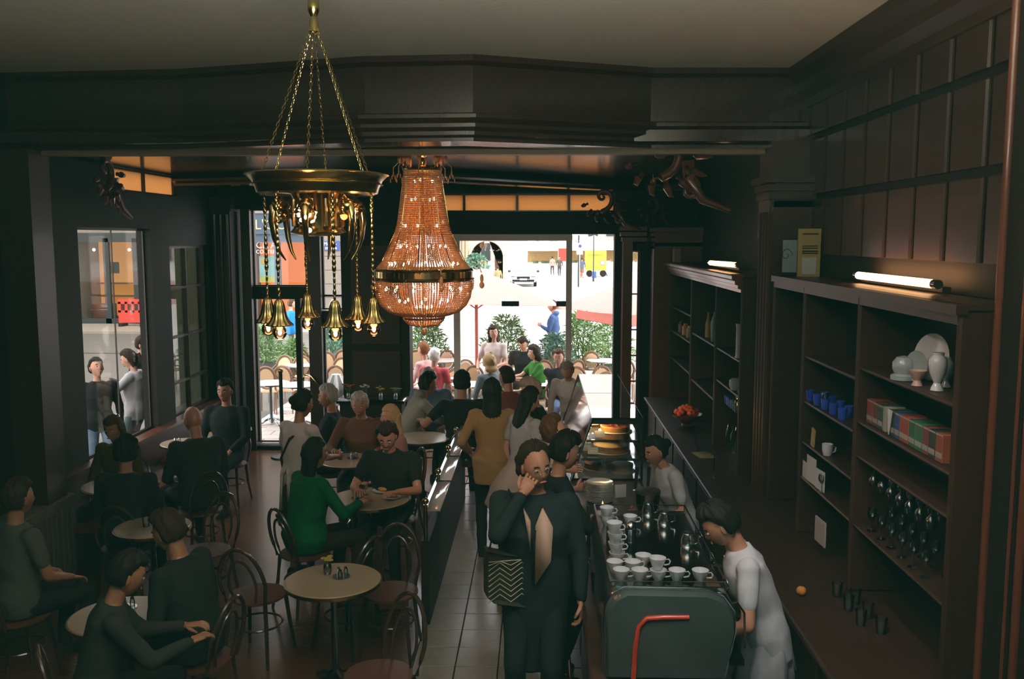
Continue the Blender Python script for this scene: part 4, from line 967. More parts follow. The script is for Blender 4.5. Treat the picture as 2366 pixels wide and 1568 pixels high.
# near row of upturned / standing cups
for i, lb in enumerate(('white cup at the near left corner of the espresso machine top', 'second white cup from the left in the near row', 'third white cup in the near row, below the stacked cup', 'fourth white cup in the near row', 'single white cup at the right end of the near row')):
    put_cup(.455+.100*i+(.025 if i == 4 else 0), 4.76, TOP, R(-10 if i < 4 else -25), lb)
for k in range(2): put_cup(.43+.10*k, 4.885, TOP, .2, ('white cup behind the near left corner cup', 'white cup behind the second cup of the near row')[k])
for k, lb in enumerate(('bottom white cup of the tall leaning stack', 'second white cup up in the tall leaning stack', 'third white cup up in the tall leaning stack', 'topmost white cup of the tall leaning stack')):
    put_cup(.455-.004*k, 5.03+.02*k, TOP+.052*k, R(-12-6*k), lb)
put_cup(.60, 4.99, TOP, .2, 'lower cup of the short stack in the middle of the machine top'); put_cup(.655, 4.80, TOP+.052, R(-8), 'white cup stacked on top of the near row')
put_cup(.45, 5.72, TOP, -.2, 'lower cup of the far stack beside the candle flame'); put_cup(.448, 5.72, TOP+.055, -.2, 'upper cup of the far stack beside the candle flame'); put_cup(.60, 5.72, TOP, R(-15), 'wide white cup behind the chrome shakers')
for k, (x, y) in enumerate(((.455, 5.38), (.57, 5.40))):
    t = thing('shaker', ('left chrome powder shaker between the cup stacks', 'right chrome powder shaker between the cup stacks')[k], 'shaker', (x, y, TOP))
    mb = MB(); mb.lathe([(0, 0), (.034, 0), (.036, .01), (.034, .075), (.036, .08), (.0, .082)], n=22); obj('jar', mb, darksteel, t); mb = MB(); mb.lathe([(.036, .08), (.036, .09), (.026, .115), (.010, .125), (0, .126)], n=22); obj('lid', mb, steel, t)
t = thing('candle', 'small lit candle behind the white cups', 'candle', (.46, 6.25, .99))
mb = MB(); mb.lathe([(0, 0), (.035, 0), (.04, .10), (.037, .10), (.03, .01), (0, .01)], n=18); obj('holder', mb, glass_b, t); mb = MB(); mb.cyl((0, 0, .01), (0, 0, .42), .014, n=12); obj('wax', mb, paper, t)
mb = MB(); mb.lathe([(0, 0), (.008, .010), (.010, .022), (.004, .04), (0, .055)], c=(0, 0, .42), n=12); obj('flame', mb, glow('flame', (1, .45, .12), 3), t)
# grinder between the two barmen, scale with brass bar
t = thing('coffee_grinder', 'dark coffee grinder with round hopper behind the espresso machine', 'grinder', (.80, 6.45, .99))
mb = MB(); mb.lathe([(0, 0), (.10, 0), (.10, .05), (.07, .08), (.075, .28), (.06, .30), (0, .30)], n=24); obj('body', mb, darksteel, t)
mb = MB(); mb.lathe([(.03, .30), (.085, .38), (.09, .48), (.088, .48), (.08, .385), (.028, .305)], n=24); obj('hopper', mb, glass_b, t); mb = MB(); mb.lathe([(0, .48), (.093, .48), (.09, .50), (.0, .51)], n=24); obj('lid', mb, wood_black, t)
t = thing('beer_tap', 'brass topped beer tap beside the woman behind the bar', 'tap', (.86, 7.35, .99))
mb = MB(); mb.cyl((0, 0, 0), (0, 0, .22), .03, n=16); obj('column', mb, darksteel, t); mb = MB(); mb.cyl((-.07, 0, .24), (.07, 0, .24), .014, n=12); obj('crossbar', mb, gold, t)
for s in (-.05, .05):
    mb = MB(); mb.cyl((s, 0, .25), (s+.01, 0, .44), .012, .016, 10); obj('lever', mb, wood_black, t)
# ---- contents of the far shelf
cer2 = pm('blue grey glazed china', (.34, .38, .38), .25, coat=.4); yel = pm('faded yellow card', (.42, .33, .12), .7); teal = pm('teal tin', (.02, .14, .16), .35)
def vase(name, lb, loc, prof, m, n=24, handle=None, lid=None, cat='vase', grp=None):
    t = thing(name, lb, cat, loc, 0, grp); mb = MB(); mb.lathe(prof, n=n); obj('body', mb, m, t)
    if handle:
        mb = MB(); mb.tube(handle, .006, 8); obj('handle', mb, m, t)
    if lid:
        mb = MB(); mb.lathe(lid, n=n); obj('lid', mb, m, t)
    return t
VASE = [(0, 0), (.035, 0), (.03, .015), (.018, .04), (.04, .09), (.048, .14), (.045, .17), (.028, .19), (.03, .205), (.0, .205)]
POT = [(0, 0), (.05, 0), (.05, .012), (.065, .05), (.060, .095), (.035, .12), (0, .125)]
vase('vase', 'tall white china column vase at the near edge of the far shelf', (2.0, 9.0, 2.12), [(0, 0), (.045, 0), (.04, .05), (.038, .30), (.045, .34), (0, .34)], cer2)
vase('jug', 'round white china jug low in the near bay of the far shelf', (2.0, 9.15, 1.775), POT, cer2, handle=[(.06, 0, .09), (.09, 0, .08), (.085, 0, .04), (.06, 0, .03)], cat='jug')
vase('bowl', 'small white bowl below the tall column vase', (2.02, 8.95, 1.765), [(0, 0), (.03, 0), (.05, .04), (.048, .04), (.028, .008), (0, .008)], cer2, cat='bowl')
vase('bottle', 'tall teal bottle in the middle bay of the far shelf', (2.05, 10.5, 2.115), [(0, 0), (.05, 0), (.055, .22), (.03, .30), (.02, .34), (0, .34)], teal, cat='bottle')
vase('bottle', 'slim dark yellow bottle left of the teal bottle', (2.05, 10.95, 2.115), [(0, 0), (.035, 0), (.035, .16), (.012, .24), (.014, .30), (0, .30)], yel, cat='bottle')
for i in range(9):
    y = 8.95+.13*i; vase('glass_bottle', ORD[i]+' green spirit bottle on the back counter, counted from its near end', (2.12+.06*(i % 2), y, .988), [(0, 0), (.038, 0), (.038, .19), (.014, .25), (.014, .30), (0, .30)], glass_green, n=14, cat='bottle', grp='green spirit bottles on the back counter')
for i in range(7):
    glassware('wine', glass_b, ORD[i]+' wine glass hanging in the far shelf, from its near end', (2.15, 9.0+.11*i, 1.735), 'wine glasses hung in the far shelf', True)
for i in range(6):
    glassware('tumbler', glass_blue if i > 2 else glass_b, ORD[i % 3]+(' clear' if i < 3 else ' deep blue')+' tumbler in the far shelf, from its near end', (2.05, 9.25+.10*i, 1.525), ('clear' if i < 3 else 'blue')+' tumblers in the far shelf')
for i in range(4):
    vase('tin', ('brass tea tin', 'dark yellow tea tin', 'dull copper tea tin', 'small brown tea tin')[i]+' in the far bay of the far shelf', (2.05, 11.9+.35*i, 1.965), [(0, 0), (.05, 0), (.05, .12), (.03, .14), (.03, .16), (0, .16)], (brass, yel, crust, wood_red)[i], cat='tin')
# red bowl of petals / fruit on the back counter
t = thing('fruit_bowl', 'bowl heaped with red fruit on the back counter', 'bowl', (1.86, 11.2, .988))
mb = MB(); mb.lathe([(0, 0), (.07, 0), (.06, .02), (.16, .09), (.20, .14), (.19, .14), (.15, .10), (.05, .03), (0, .03)], n=28); obj('bowl', mb, wood_red, t)
rf = pm('red fruit skin', (.62, .10, .035), .45, var=.3)
for k in range(34):
    a = random.random()*6.28; q = .15*math.sqrt(random.random()); mb = MB(); mb.ell((q*math.cos(a), q*math.sin(a), .13+.09*(1-q/.16)+random.uniform(0, .03)), (.035, .035, .032), 10, 7); obj('fruit', mb, rf, t)
for i, (y, x, lb) in enumerate(((9.9, 1.75, 'chrome rail post standing on the back counter edge'), (8.7, 1.72, 'second thin chrome rail post on the back counter'))):
    mb = MB(); mb.cyl((0, 0, 0), (0, 0, .22), .006, n=8); mb.lathe([(0, 0), (.03, 0), (.03, .01), (0, .012)], n=16); one('rail_post', mb, steel, lb, 'post', (x, y, .985))
mb = MB(); mb.bbox((0, 0, .005), (.18, .26, .01), .003); one('notepad', mb, yel, 'yellow notepad lying on the back counter', 'notepad', (1.78, 9.6, .986), .2)
# ---- frame / certificate and papers above the near shelf
t = thing('framed_picture', 'yellowed framed notice standing on top of the near shelf', 'picture', (2.27, 7.72, 2.98))
mb = MB(); mb.bbox((0, 0, .20), (.19, .02, .40), .004); obj('board', mb, yel, t)
for zz, hh in ((.35, .010), (.25, .008), (.232, .008), (.205, .012), (.19, .008)):
    mb = MB(); mb.b2(-.06, .07, -.013, -.010, zz, zz+hh); obj('printed_line', mb, wood_black, t)
mb = MB(); mb.bbox((.0, -.014, .09), (.12, .006, .14), .002); obj('slip', mb, paper, t)
t = thing('framed_picture', 'pale blue card with scroll print left of the yellowed notice', 'picture', (2.11, 7.72, 2.98))
mb = MB(); mb.bbox((0, 0, .17), (.12, .015, .27), .003); obj('board', mb, pm('pale blue card', (.26, .32, .36), .7, var=.4, scale=40), t)
mb = MB(); mb.tube([(-.03+.05*math.cos(a)*(1-a/9), -.010, .18+.06*math.sin(a)*(1-a/9)) for a in [k*.5 for k in range(16)]], .003, 5); obj('scroll_print', mb, wood_black, t)
mb = MB(); mb.bbox((0, 0, .10), (.10, .16, .20), .006); one('speaker', mb, pm('beige plastic', (.24, .21, .15), .6), 'small beige box standing at the far end of the far shelf top', 'box', (1.98, 13.1, 2.96))
# ---- near shelf contents
Z1, Z2, Z3, Z4 = 1.28, 1.62, 1.95, 2.30
def on(px, py, X):     # height and depth of a thing standing at plane X
    d = ray(px, py); t_ = X/d.x; return d.y*t_, CAM_H+d.z*t_
vase('vase', 'white china vase with flared foot in the near shelf', (2.15, 4.90, 2.486), VASE, white_cer)
vase('vase', 'second white vase left of the flared vase in the near shelf', (2.25, 5.02, 2.486), [(r*.8, z*.8) for r, z in VASE], cer2)
vase('footed_bowl', 'pink and white footed bowl at the front of the near shelf', (2.11, 5.06, 2.486), [(0, 0), (.03, 0), (.022, .02), (.02, .03), (.045, .07), (.05, .085), (.047, .085), (.02, .04), (0, .04)], pm('pink china', (.55, .33, .28), .3), cat='bowl')
vase('tureen', 'squat white jar with a black band in the near shelf', (2.12, 5.28, 2.486), [(0, 0), (.07, 0), (.07, .025), (.05, .035), (.062, .06), (.062, .10), (.04, .13), (0, .14)], cer2, cat='jar')
t = thing('plate', 'large white plate standing upright in the near shelf', 'plate', (2.26, 5.22, 2.625))
mb = MB(); mb.lathe([(0, 0), (.08, 0), (.13, .012), (.135, .016), (.085, .006), (0, .006)], n=36, axis=(-1, -.35, .15)); obj('body', mb, white_cer, t)
t = thing('plate', 'small white rimmed plate before the large upright plate', 'plate', (2.17, 5.20, 2.575))
mb = MB(); mb.lathe([(0, 0), (.05, 0), (.085, .012), (.088, .016), (.05, .006), (0, .006)], n=32, axis=(-1, -.35, .1)); obj('body', mb, cer2, t)
# striped packs (a row of narrow boxes)
cols = [(.20, .045, .03), (.10, .035, .02), (.02, .06, .05), (.28, .26, .20), (.02, .05, .03), (.03, .05, .16), (.25, .05, .03), (.03, .10, .05), (.03, .11, .045), (.14, .03, .03), (.02, .03, .03), (.22, .06, .03)]
y = 5.78
for i, c in enumerate(cols):
    wdt = (.06, .05, .045, .028, .05, .04, .075, .05, .055, .045, .05, .05)[i]*1.75
    t = thing('box', ('dark red', 'brown', 'dark teal', 'cream', 'black green', 'navy blue', 'bright red', 'green', 'mid green', 'wine red', 'black', 'rust red')[i]+' pack with a pale lower band in the row on the near shelf', 'box', (2.10, y-wdt/2, 2.136), 0, 'row of packs on the near shelf')
    mb = MB(); mb.bbox((.06, 0, .075), (.12, wdt-.004, .15), .003); obj('carton', mb, pm('pack %d' % i, c, .5), t)
    mb = MB(); mb.b2(-.001, .0, -wdt/2+.006, wdt/2-.006, .02, .05); bm_ = pm('pack band %d' % i, (.30, .27, .22), .6); obj('print_band', mb, bm_, t); mb = MB(); mb.b2(-.001, .0, -wdt/2+.004, wdt/2-.004, .138, .147); obj('top_stripe', mb, bm_, t)
    y -= wdt+(.05 if i == 3 else 0)
mb = MB(); mb.prism([(0, 0, .15), (0, .07, .15), (0, .045, 0), (0, .04, 0)], (.004, 0, 0)); one('paper_sheet', mb, paper, 'triangular white paper slip between the packs on the near shelf', 'paper', (2.085, 5.33, 2.14))
for i in range(9):
    glassware('tumbler', glass_blue, ORD[i]+' deep blue tumbler in the near shelf, from the door side', (2.10+.08*(i % 2), 6.98-.085*i*1.1, 2.056), 'deep blue tumblers on the near shelf', s=.9)
glassware('wine', glass_b, 'clear stemmed glass among the blue tumblers', (2.10, 6.62, 2.056), s=.7)
vase('mug', 'white mug standing below the blue tumblers', (2.10, 6.52, 1.736), [(0, 0), (.028, 0), (.038, .04), (.040, .085), (.037, .085), (.034, .04), (0, .008)], white_cer, handle=[(.038, 0, .07), (.06, 0, .06), (.055, 0, .03), (.035, 0, .02)], cat='mug')
mb = MB(); mb.box((0, 0, .07), (.01, .07, .14), Matrix.Rotation(.15, 3, 'X')); one('card', mb, yel, 'yellow card leaning beside the white mug', 'card', (2.08, 6.80, 1.735), 0)
for i, (y_, hh, ww, lb) in enumerate(((6.95, .13, .10, 'small white sheet pinned left in the near shelf'), (6.80, .20, .20, 'large white sheet pinned in the near shelf'), (6.60, .15, .16, 'white sheet half hidden by a wine glass in the near shelf'))):
    mb = MB(); mb.bbox((0, 0, hh/2), (.004, ww, hh), .001); one('paper_sheet', mb, paper, lb, 'paper', (2.07+.006*i, y_, 1.455), .05*i)
glassware('wine', glass_b, 'wine glass standing before the white sheets', (2.08, 6.55, 1.455), s=.75)
mb = MB(); mb.box((0, 0, .09), (.01, .20, .18), Matrix.Rotation(.05, 3, 'Z')); one('paper_sheet', mb, pm('pinkish print', (.42, .36, .36), .7), 'pinkish printed sheet standing on the back counter', 'paper', (2.05, 6.45, 1.10))
for i in range(14):
    glassware('wine', glass_b, ORD[i % 7]+' glass from the door side in the '+('front' if i < 7 else 'back')+' hanging row, near shelf', (2.12+.12*(i // 7), 5.66-.14*(i % 7), 1.886), 'glasses hanging in the near shelf', True, .8)
for i in range(12):
    glassware('wine', glass_b, ORD[i % 6]+' glass from the door side in the '+('front' if i < 6 else 'back')+' standing row, near shelf', (2.12+.12*(i // 6), 5.66-.16*(i % 6), 1.456), 'glasses standing in the near shelf', False, .85)
for i in range(6):
    glassware('tumbler', glass_b, ORD[i]+' small tumbler from the door side on the back counter by the barman', (1.95+.08*(i % 2), 5.75-.11*i, .987), 'clear tumblers on the back counter')
t = thing('orange', 'single orange fruit on the back counter beside the barman', 'fruit', (1.72, 5.75, 1.02)); mb = MB(); mb.ell((0, 0, 0), (.033, .033, .031), 16, 10); obj('peel', mb, pm('orange peel', (.62, .24, .04), .5, bump=.2, scale=80), t); mb = MB(); mb.cyl((0, 0, .028), (0, 0, .036), .004, n=6); obj('stem', mb, wood, t)
t = thing('basket', 'woven straw basket hanging low at the right below the counter', 'basket', (1.56, 4.75, .30)); mb = MB()
for k in range(9): mb.tube([(.10*(1+.04*k)*math.cos(a), .14*(1+.04*k)*math.sin(a), .03*k) for a in [2*PI*j/24 for j in range(24)]], .013, 6, True)
obj('body', mb, yel, t); mb = MB(); mb.tube([(-.12, 0, .24), (-.06, 0, .42), (.06, 0, .42), (.12, 0, .24)], .010, 8); obj('handle', mb, yel, t)

for i, (x, y, lb) in enumerate(((.82, 5.72, 'polished milk jug at the far right of the espresso machine top'), (.90, 5.30, 'polished milk jug near the barman on the espresso machine top'), (.74, 5.92, 'small polished milk jug behind the wide white cup'))):
    t = thing('milk_jug', lb, 'jug', (x, y, TOP)); mb = MB(); mb.lathe([(0, 0), (.036, 0), (.042, .01), (.040, .05), (.030, .075), (.034, .09), (.031, .09), (.027, .075), (.036, .05), (0, .01)], n=26); obj('body', mb, steel, t)
    mb = MB(); mb.tube([(.034, 0, .08), (.065, 0, .075), (.068, 0, .03), (.040, 0, .02)], .005, 8); obj('handle', mb, steel, t)
# ------------------------------------------------------------------ outside: street, square, buildings
cob = pm('pale granite paving', (.50, .49, .46), .8, var=.10, scale=3, bump=.2)
asph = pm('grey asphalt', (.115, .112, .095), .85, var=.12, scale=8)
stone = pm('sandstone wall', (.22, .195, .155), .85, var=.18, scale=5, bump=.3)
stone_l = pm('bright sandstone', (.52, .47, .36), .8, var=.15, scale=3)
blue_f = pm('petrol blue shop front', (.045, .075, .105), .5); dark_f = pm('dark shop frame', (.02, .03, .03), .4)
mb = MB(); mb.b2(-60, -5.08, 6, 34, -.14, -.02); mb.b2(-60, -5.08, 0, 6, -.14, -.02); struct('ground', mb, asph)
mb = MB(); mb.b2(-5.08, 70, 14.3, 170, -.14, -.01); mb.b2(-60, -5.08, 34, 170, -.14, -.02); struct('ground', mb, cob)
# paving setts of the terrace next to the door, laid one by one
sm = MB(); sm.bbox((0, 0, -.02), (.46, .30, .04), .008); sme = sm.mesh('paving_stone'); fix(sme); sme.materials.append(pm('terrace paving', (.40, .36, .31), .8, var=.15, scale=4, bump=.2))
gnd = bpy.data.objects['ground.001'] if 'ground.001' in bpy.data.objects else bpy.data.objects['ground']
for j in range(12):
    for i in range(13):
        o = bpy.data.objects.new('paving_stone', sme); C.objects.link(o); o.parent = gnd; o.location = (-4.75+.47*i+(.235 if j % 2 else 0), 14.48+.31*j, .006+random.uniform(-.002, .002))
mb = MB(); mb.b2(-60, -6.9, 31.2, 34.1, -.14, .06); struct('trim_20', mb, pm('kerb paving', (.26, .24, .19), .8, var=.12))
mb = MB(); mb.box((-20, 26.2, -.012), (60, .10, .012), R(-3)); struct('trim_21', mb, pm('gutter', (.06, .06, .05), .8))
# the shop building across the street
t = thing('shop_building', 'sandstone building with blue framed shop fronts across the street', 'building', (0, 34.2, 0))
mb = MB(); mb.b2(-40, -17.6, 0, 8, 0, 14); mb.b2(-15.15, -11.1, 0, 8, 0, 14); mb.b2(-8.55, -7.3, 0, 8, 0, 14); mb.b2(-17.6, -15.15, 0, 8, 3.5, 14); mb.b2(-11.1, -8.55, 0, 8, 4.3, 14); mb.b2(-17.6, -8.55, 3.2, 8, 0, 5)
mb.b2(-17.6, -8.55, 0, 3.2, -.1, .04); obj('wall', mb, stone, t, smooth=False)
blk = MB(); blk.bbox((0, 0, 0), (1.18, .06, .50), .02); bme = blk.mesh('stone_block'); fix(bme); bme.materials.append(stone)
for j in range(8):
    for i, x in enumerate((-14.5, -13.3, -12.1, -7.93)):
        o = bpy.data.objects.new('stone_block', bme); C.objects.link(o); o.parent = t; o.location = (x, -.02, .28+.52*j)
warm_in = pm('warm lit shop interior', (.3, .16, .05), .6, var=.5, scale=1.3, emit=(1.0, .46, .09), es=.75)
orange_in = pm('orange lit shop wall', (.3, .10, .02), .6, var=.2, scale=1, emit=(1.0, .24, .03), es=1.0)
for x0, x1, mm in ((-17.6, -15.15, warm_in), (-11.1, -8.55, orange_in)):
    mb = MB(); mb.b2(x0+.05, x1-.05, 1.8, 1.85, .2, 3.3); obj('interior_wall', mb, mm, t, smooth=False)
    f = MB()
    for a, b_ in ((x0, x0+.10), (x1-.22, x1), ((x0+x1)/2-.12, (x0+x1)/2+.10)): f.b2(a, b_, -.05, .08, 0, 3.3)
    f.b2(x0, x1, -.05, .08, 0, .25); f.b2(x0, x1, -.05, .08, 3.15, 3.5); fr = obj('shop_frame', f, blue_f if x0 > -12 else dark_f, t, smooth=False)
    g = MB(); g.b2(x0, x1, .0, .01, .25, 3.15); obj('shop_glass', g, glass_shop, t)
sh_ = MB()
for z in (1.0, 1.5): sh_.b2(-17.4, -15.5, 1.2, 1.6, z, z+.05)
sh_.b2(-17.3, -16.6, .6, 1.1, .05, .75); sh_.b2(-16.2, -15.6, .6, 1.1, .05, .9); obj('counter', sh_, wood_red, t, smooth=False)
mb = MB(); mb.b2(-17.1, -16.75, 1.78, 1.8, 1.9, 2.35); obj('picture', mb, dark_f, t, smooth=False)
for x in (-17.35, -15.95, -15.55):
    mb = MB(); mb.ell((x, 1.0, 2.85), (.06, .06, .06), 10, 8); obj('spot_lamp', mb, glow('shop spot', (1, .85, .6), 6) if 'shop spot' not in MATS else MATS['shop spot'], t)
mb = MB(); mb.b2(-11.1, -8.4, -.14, .0, 3.45, 4.22); sb = obj('sign_board', mb, blue_f, t, smooth=False)
mb = MB(); mb.b2(-11.1, -8.4, -.2, .1, 4.22, 4.3); obj('sign_cornice', mb, stone, t, smooth=False)
# posters inside the shop window
pt = MB(); pt.b2(-10.65, -9.85, .35, .37, 1.62, 2.62); po = obj('poster', pt, pm('turquoise poster', (.10, .30, .28), .5, var=.6, scale=2.2, col2=(.25, .50, .46)), t, smooth=False)
mb = MB(); mb.b2(-10.65, -9.85, .34, .35, 1.62, 1.85); obj('poster_field', mb, pm('yellow green field', (.30, .30, .04), .6, var=.5, scale=6), po, smooth=False)
mb = MB(); mb.ell((-10.48, .34, 2.42), (.10, .02, .12), 12, 8); obj('poster_flower', mb, pm('sunflower print', (.45, .25, .02), .6), po)
def text(s, size, loc, rot, mat, parent=None, ext=.01, name='lettering'):
    cu = bpy.data.curves.new('t', 'FONT'); cu.body = s; cu.size = size; cu.extrude = ext; cu.resolution_u = 2
    o = bpy.data.objects.new('t', cu); C.objects.link(o); bpy.context.view_layer.update()
    me = bpy.data.meshes.new_from_object(o.evaluated_get(bpy.context.evaluated_depsgraph_get())); bpy.data.objects.remove(o)
    me.name = name; me.materials.clear(); me.materials.append(mat); o = bpy.data.objects.new(name, me); C.objects.link(o); o.location = loc; o.rotation_euler = rot
    if parent: o.parent = parent
    return o
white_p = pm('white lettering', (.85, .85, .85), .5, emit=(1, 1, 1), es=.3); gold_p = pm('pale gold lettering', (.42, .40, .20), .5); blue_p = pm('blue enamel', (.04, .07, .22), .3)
text("L'OC", .52, (-10.62, -.16, 3.63), (PI/2, 0, 0), gold_p, sb)
text("CITA.", .36, (-10.75, .30, 2.92), (PI/2, 0, 0), white_p, t); text("COTTERIA", .20, (-10.75, .30, 2.72), (PI/2, 0, 0), white_p, t)
mb = MB(); mb.b2(-8.12, -7.45, -.09, -.05, 2.84, 3.20); ss = obj('street_sign', mb, blue_p, t, smooth=False)
text("Markt-", .18, (-8.05, -.11, 3.03), (PI/2, 0, 0), white_p, ss, .004); text("straße", .18, (-8.0, -.11, 2.88), (PI/2, 0, 0), white_p, ss, .004)
# red plastic barrier
t = thing('barrier', 'red plastic street barrier in front of the sandstone pillar', 'barrier', (-15.0, 33.2, .06))
rp = pm('red plastic', (.55, .05, .03), .45)
mb = MB(); mb.b2(-.55, .55, -.03, .03, .12, .58); mb.b2(-.55, .55, -.03, .03, .82, 1.0)
for x in (-.55, -.3, -.05, .2, .45): mb.b2(x, x+.10, -.03, .03, .5, .9)
obj('panel', mb, rp, t, smooth=False)
for x in (-.4, .4):
    mb = MB(); mb.bbox((x, 0, .06), (.16, .5, .12), .02); obj('foot', mb, wood_black, t)
# ---- arcade building, market, far facade
def arch_wall(t, nm, x0, x1, y, d, ztop, ax, ar, az, mat):
    n = 20; pts = [(x0, y, 0), (x0, y, ztop), (x1, y, ztop), (x1, y, 0), (ax+ar, y, 0), (ax+ar, y, az)]
    pts += [(ax+ar*math.cos(PI*k/n), y, az+ar*math.sin(PI*k/n)) for k in range(1, n)]
    pts += [(ax-ar, y, az), (ax-ar, y, 0)]
    # split in two halves so the outline stays simple
    L = [(x0, y, 0), (ax-ar, y, 0), (ax-ar, y, az)]+[(ax-ar*math.cos(PI*k/n), y, az+ar*math.sin(PI*k/n)) for k in range(1, n//2+1)]+[(ax, y, ztop), (x0, y, ztop)]
    Rg = [(x1, y, 0), (ax+ar, y, 0), (ax+ar, y, az)]+[(ax+ar*math.cos(PI*k/n), y, az+ar*math.sin(PI*k/n)) for k in range(1, n//2+1)]+[(ax, y, ztop), (x1, y, ztop)]
    for P_ in (L, Rg):
        me = bpy.data.meshes.new(nm); bm = bmesh.new(); v1 = [bm.verts.new(p) for p in P_]; v2 = [bm.verts.new((p[0], p[1]+d, p[2])) for p in P_]
        bm.faces.new(v1); bm.faces.new(v2[::-1])
        for i in range(len(P_)): bm.faces.new((v1[i], v1[(i+1) % len(P_)], v2[(i+1) % len(P_)], v2[i]))
        bmesh.ops.triangulate(bm, faces=[f for f in bm.faces if len(f.verts) > 4]); bmesh.ops.recalc_face_normals(bm, faces=bm.faces); bm.to_mesh(me); bm.free(); obj(nm, me, mat, t)
t = thing('arcade_building', 'pale sandstone arcade with a round arch beyond the square', 'building', (0, 74, 0))
arch_wall(t, 'arch_wall', -7.4, -.9, 0, 2.6, 12, -4.15, 1.3, 1.75, stone_l)
mb = MB(); mb.tube([(-4.15+1.42*math.cos(PI*k/18), -.02, 1.75+1.42*math.sin(PI*k/18)) for k in range(19)], .12, 6); obj('arch_ring', mb, stone_l, t)
for k in range(5):
    mb = MB(); mb.cyl((-6.9+.28*k, -.12, .4), (-6.9+.28*k, -.12, 11), .09, n=10); obj('column_shaft', mb, pm('warm stone', (.48, .34, .20), .8) if 'warm stone' not in MATS else MATS['warm stone'], t)
mb = MB(); mb.b2(-3.6, -2.85, 1.8, 1.9, 0, 2.5); obj('door', mb, pm('reddish door', (.35, .16, .13), .7), t, smooth=False)
mb = MB(); mb.b2(-1.9, -1.3, -.05, .02, 2.0, 3.2)
t = thing('far_facade', 'long pale facade with rows of windows far behind the market', 'building', (0, 128, 0))
mb = MB(); mb.b2(-30, 60, 0, 8, 0, 24); obj('wall', mb, pm('pinkish plaster', (.42, .36, .32), .8, var=.2, scale=.5), t, smooth=False)
for i in range(26):
    for j in range(3):
        mb = MB(); mb.b2(-18+2.5*i, -16.7+2.5*i, -.15, 0, 3.6+3.1*j, 5.4+3.1*j); f = obj('window', mb, dark_f if (i+j) % 3 else stone_l, t, smooth=False)
    mb = MB(); mb.b2(-18+2.5*i, -16.7+2.5*i, -.1, 0, 0.2, 2.6); obj('arcade_bay', mb, dark_f, t, smooth=False)
canvas = pm('white canvas', (.80, .80, .78), .8, var=.03)
stock = [pm('stall goods %d' % i, c, .7, var=.6, scale=9) for i, c in enumerate(((.35, .10, .06), (.10, .14, .06), (.40, .26, .10), (.08, .08, .10)))]
def market_tent(lb, x, y, s, h=2.3):
    t = thing('market_stall', lb, 'market stall', (x, y, 0), 0); a = s/2
    mb = MB(); mb.add([(-a, -a, h), (a, -a, h), (a, a, h), (-a, a, h), (0, 0, h+s*.30), (-a, -a, h-.22), (a, -a, h-.22), (a, a, h-.22), (-a, a, h-.22)], [(0, 1, 4), (1, 2, 4), (2, 3, 4), (3, 0, 4), (0, 1, 6, 5), (1, 2, 7, 6), (2, 3, 8, 7), (3, 0, 5, 8)]); obj('canopy', mb, canvas, t, smooth=False)
    for sx in (-1, 1):
        for sy in (-1, 1):
            mb = MB(); mb.cyl((sx*a*.95, sy*a*.95, 0), (sx*a*.95, sy*a*.95, h), .03, n=6); obj('pole', mb, steel, t)
    mb = MB(); mb.b2(-a*.8, a*.8, -a*.5, a*.2, 0, .85); obj('table', mb, canvas, t, smooth=False)
    mb = MB()
    for k in range(10): mb.box((random.uniform(-a*.7, a*.7), random.uniform(-a*.4, a*.1), .97), (.35, .3, .25), random.random())
    obj('goods', mb, random.choice(stock), t, smooth=False, kind='stuff'); mb = MB(); mb.b2(-a, a, a*.9, a*.93, .9, 2.0); obj('back_cloth', mb, random.choice(stock+[canvas]*2), t, smooth=False)
for lb, x, y, s in (('white market tent at the left end, beside the arch', -1.2, 98, 4.2), ('second white market tent from the left', 3.0, 100, 4.0), ('wide white market tent behind the white car', .6, 90, 3.4), ('white market tent at the left of the red banner', 4.6, 92, 3.6),
                   ('white market tent behind the yellow van', 9.0, 96, 4.6), ('white market tent right of the yellow van', 14.6, 94, 4.2), ('white market tent far behind the lamp globes', 6.6, 108, 4.6), ('white market tent at the far right of the square', 17.5, 99, 4.4)):
    market_tent(lb, x, y, s)
# yellow van with writing and emblem
t = thing('van', 'yellow sales van with lettering and round emblem on the market', 'van', (4.95, 78, 0))
ylw = pm('yellow paint', (.85, .58, .03), .4, coat=.3)
mb = MB(); mb.bbox((0, .9, 1.42), (1.75, 1.8, 1.75), .06); obj('body', mb, ylw, t)
for x in (-.55, .6):
    mb = MB(); mb.cyl((x, -.02, .30), (x, .2, .30), .28, n=18); obj('wheel', mb, wood_black, t)
text("SCHMIDT", .30, (-.70, -.02, 1.75), (PI/2, 0, 0), pm('brown lettering', (.20, .09, .02), .6), t, .004)
mb = MB(); mb.lathe([(0, 0), (.24, 0), (.24, .02), (0, .02)], c=(.55, -.01, 1.22), n=28, axis=(0, -1, 0)); obj('emblem', mb, pm('pink emblem', (.50, .22, .20), .6), t)
mb = MB(); mb.lathe([(0, 0), (.16, 0), (.16, .01), (0, .01)], c=(.55, -.03, 1.22), n=28, axis=(0, -1, 0)); obj('emblem_centre', mb, pm('pale emblem centre', (.65, .50, .44), .6), t)
t = thing('crate', 'blue plastic bag or crate on the ground before the yellow van', 'crate', (4.7, 76.5, 0)); mb = MB(); mb.bbox((0, 0, .27), (.36, .3, .54), .05); obj('body', mb, pm('blue plastic', (.04, .10, .45), .5), t)
mb = MB(); mb.tube([(-.12, 0, .52), (-.06, 0, .64), (.06, 0, .64), (.12, 0, .52)], .02, 6); obj('handle', mb, blue_p, t)
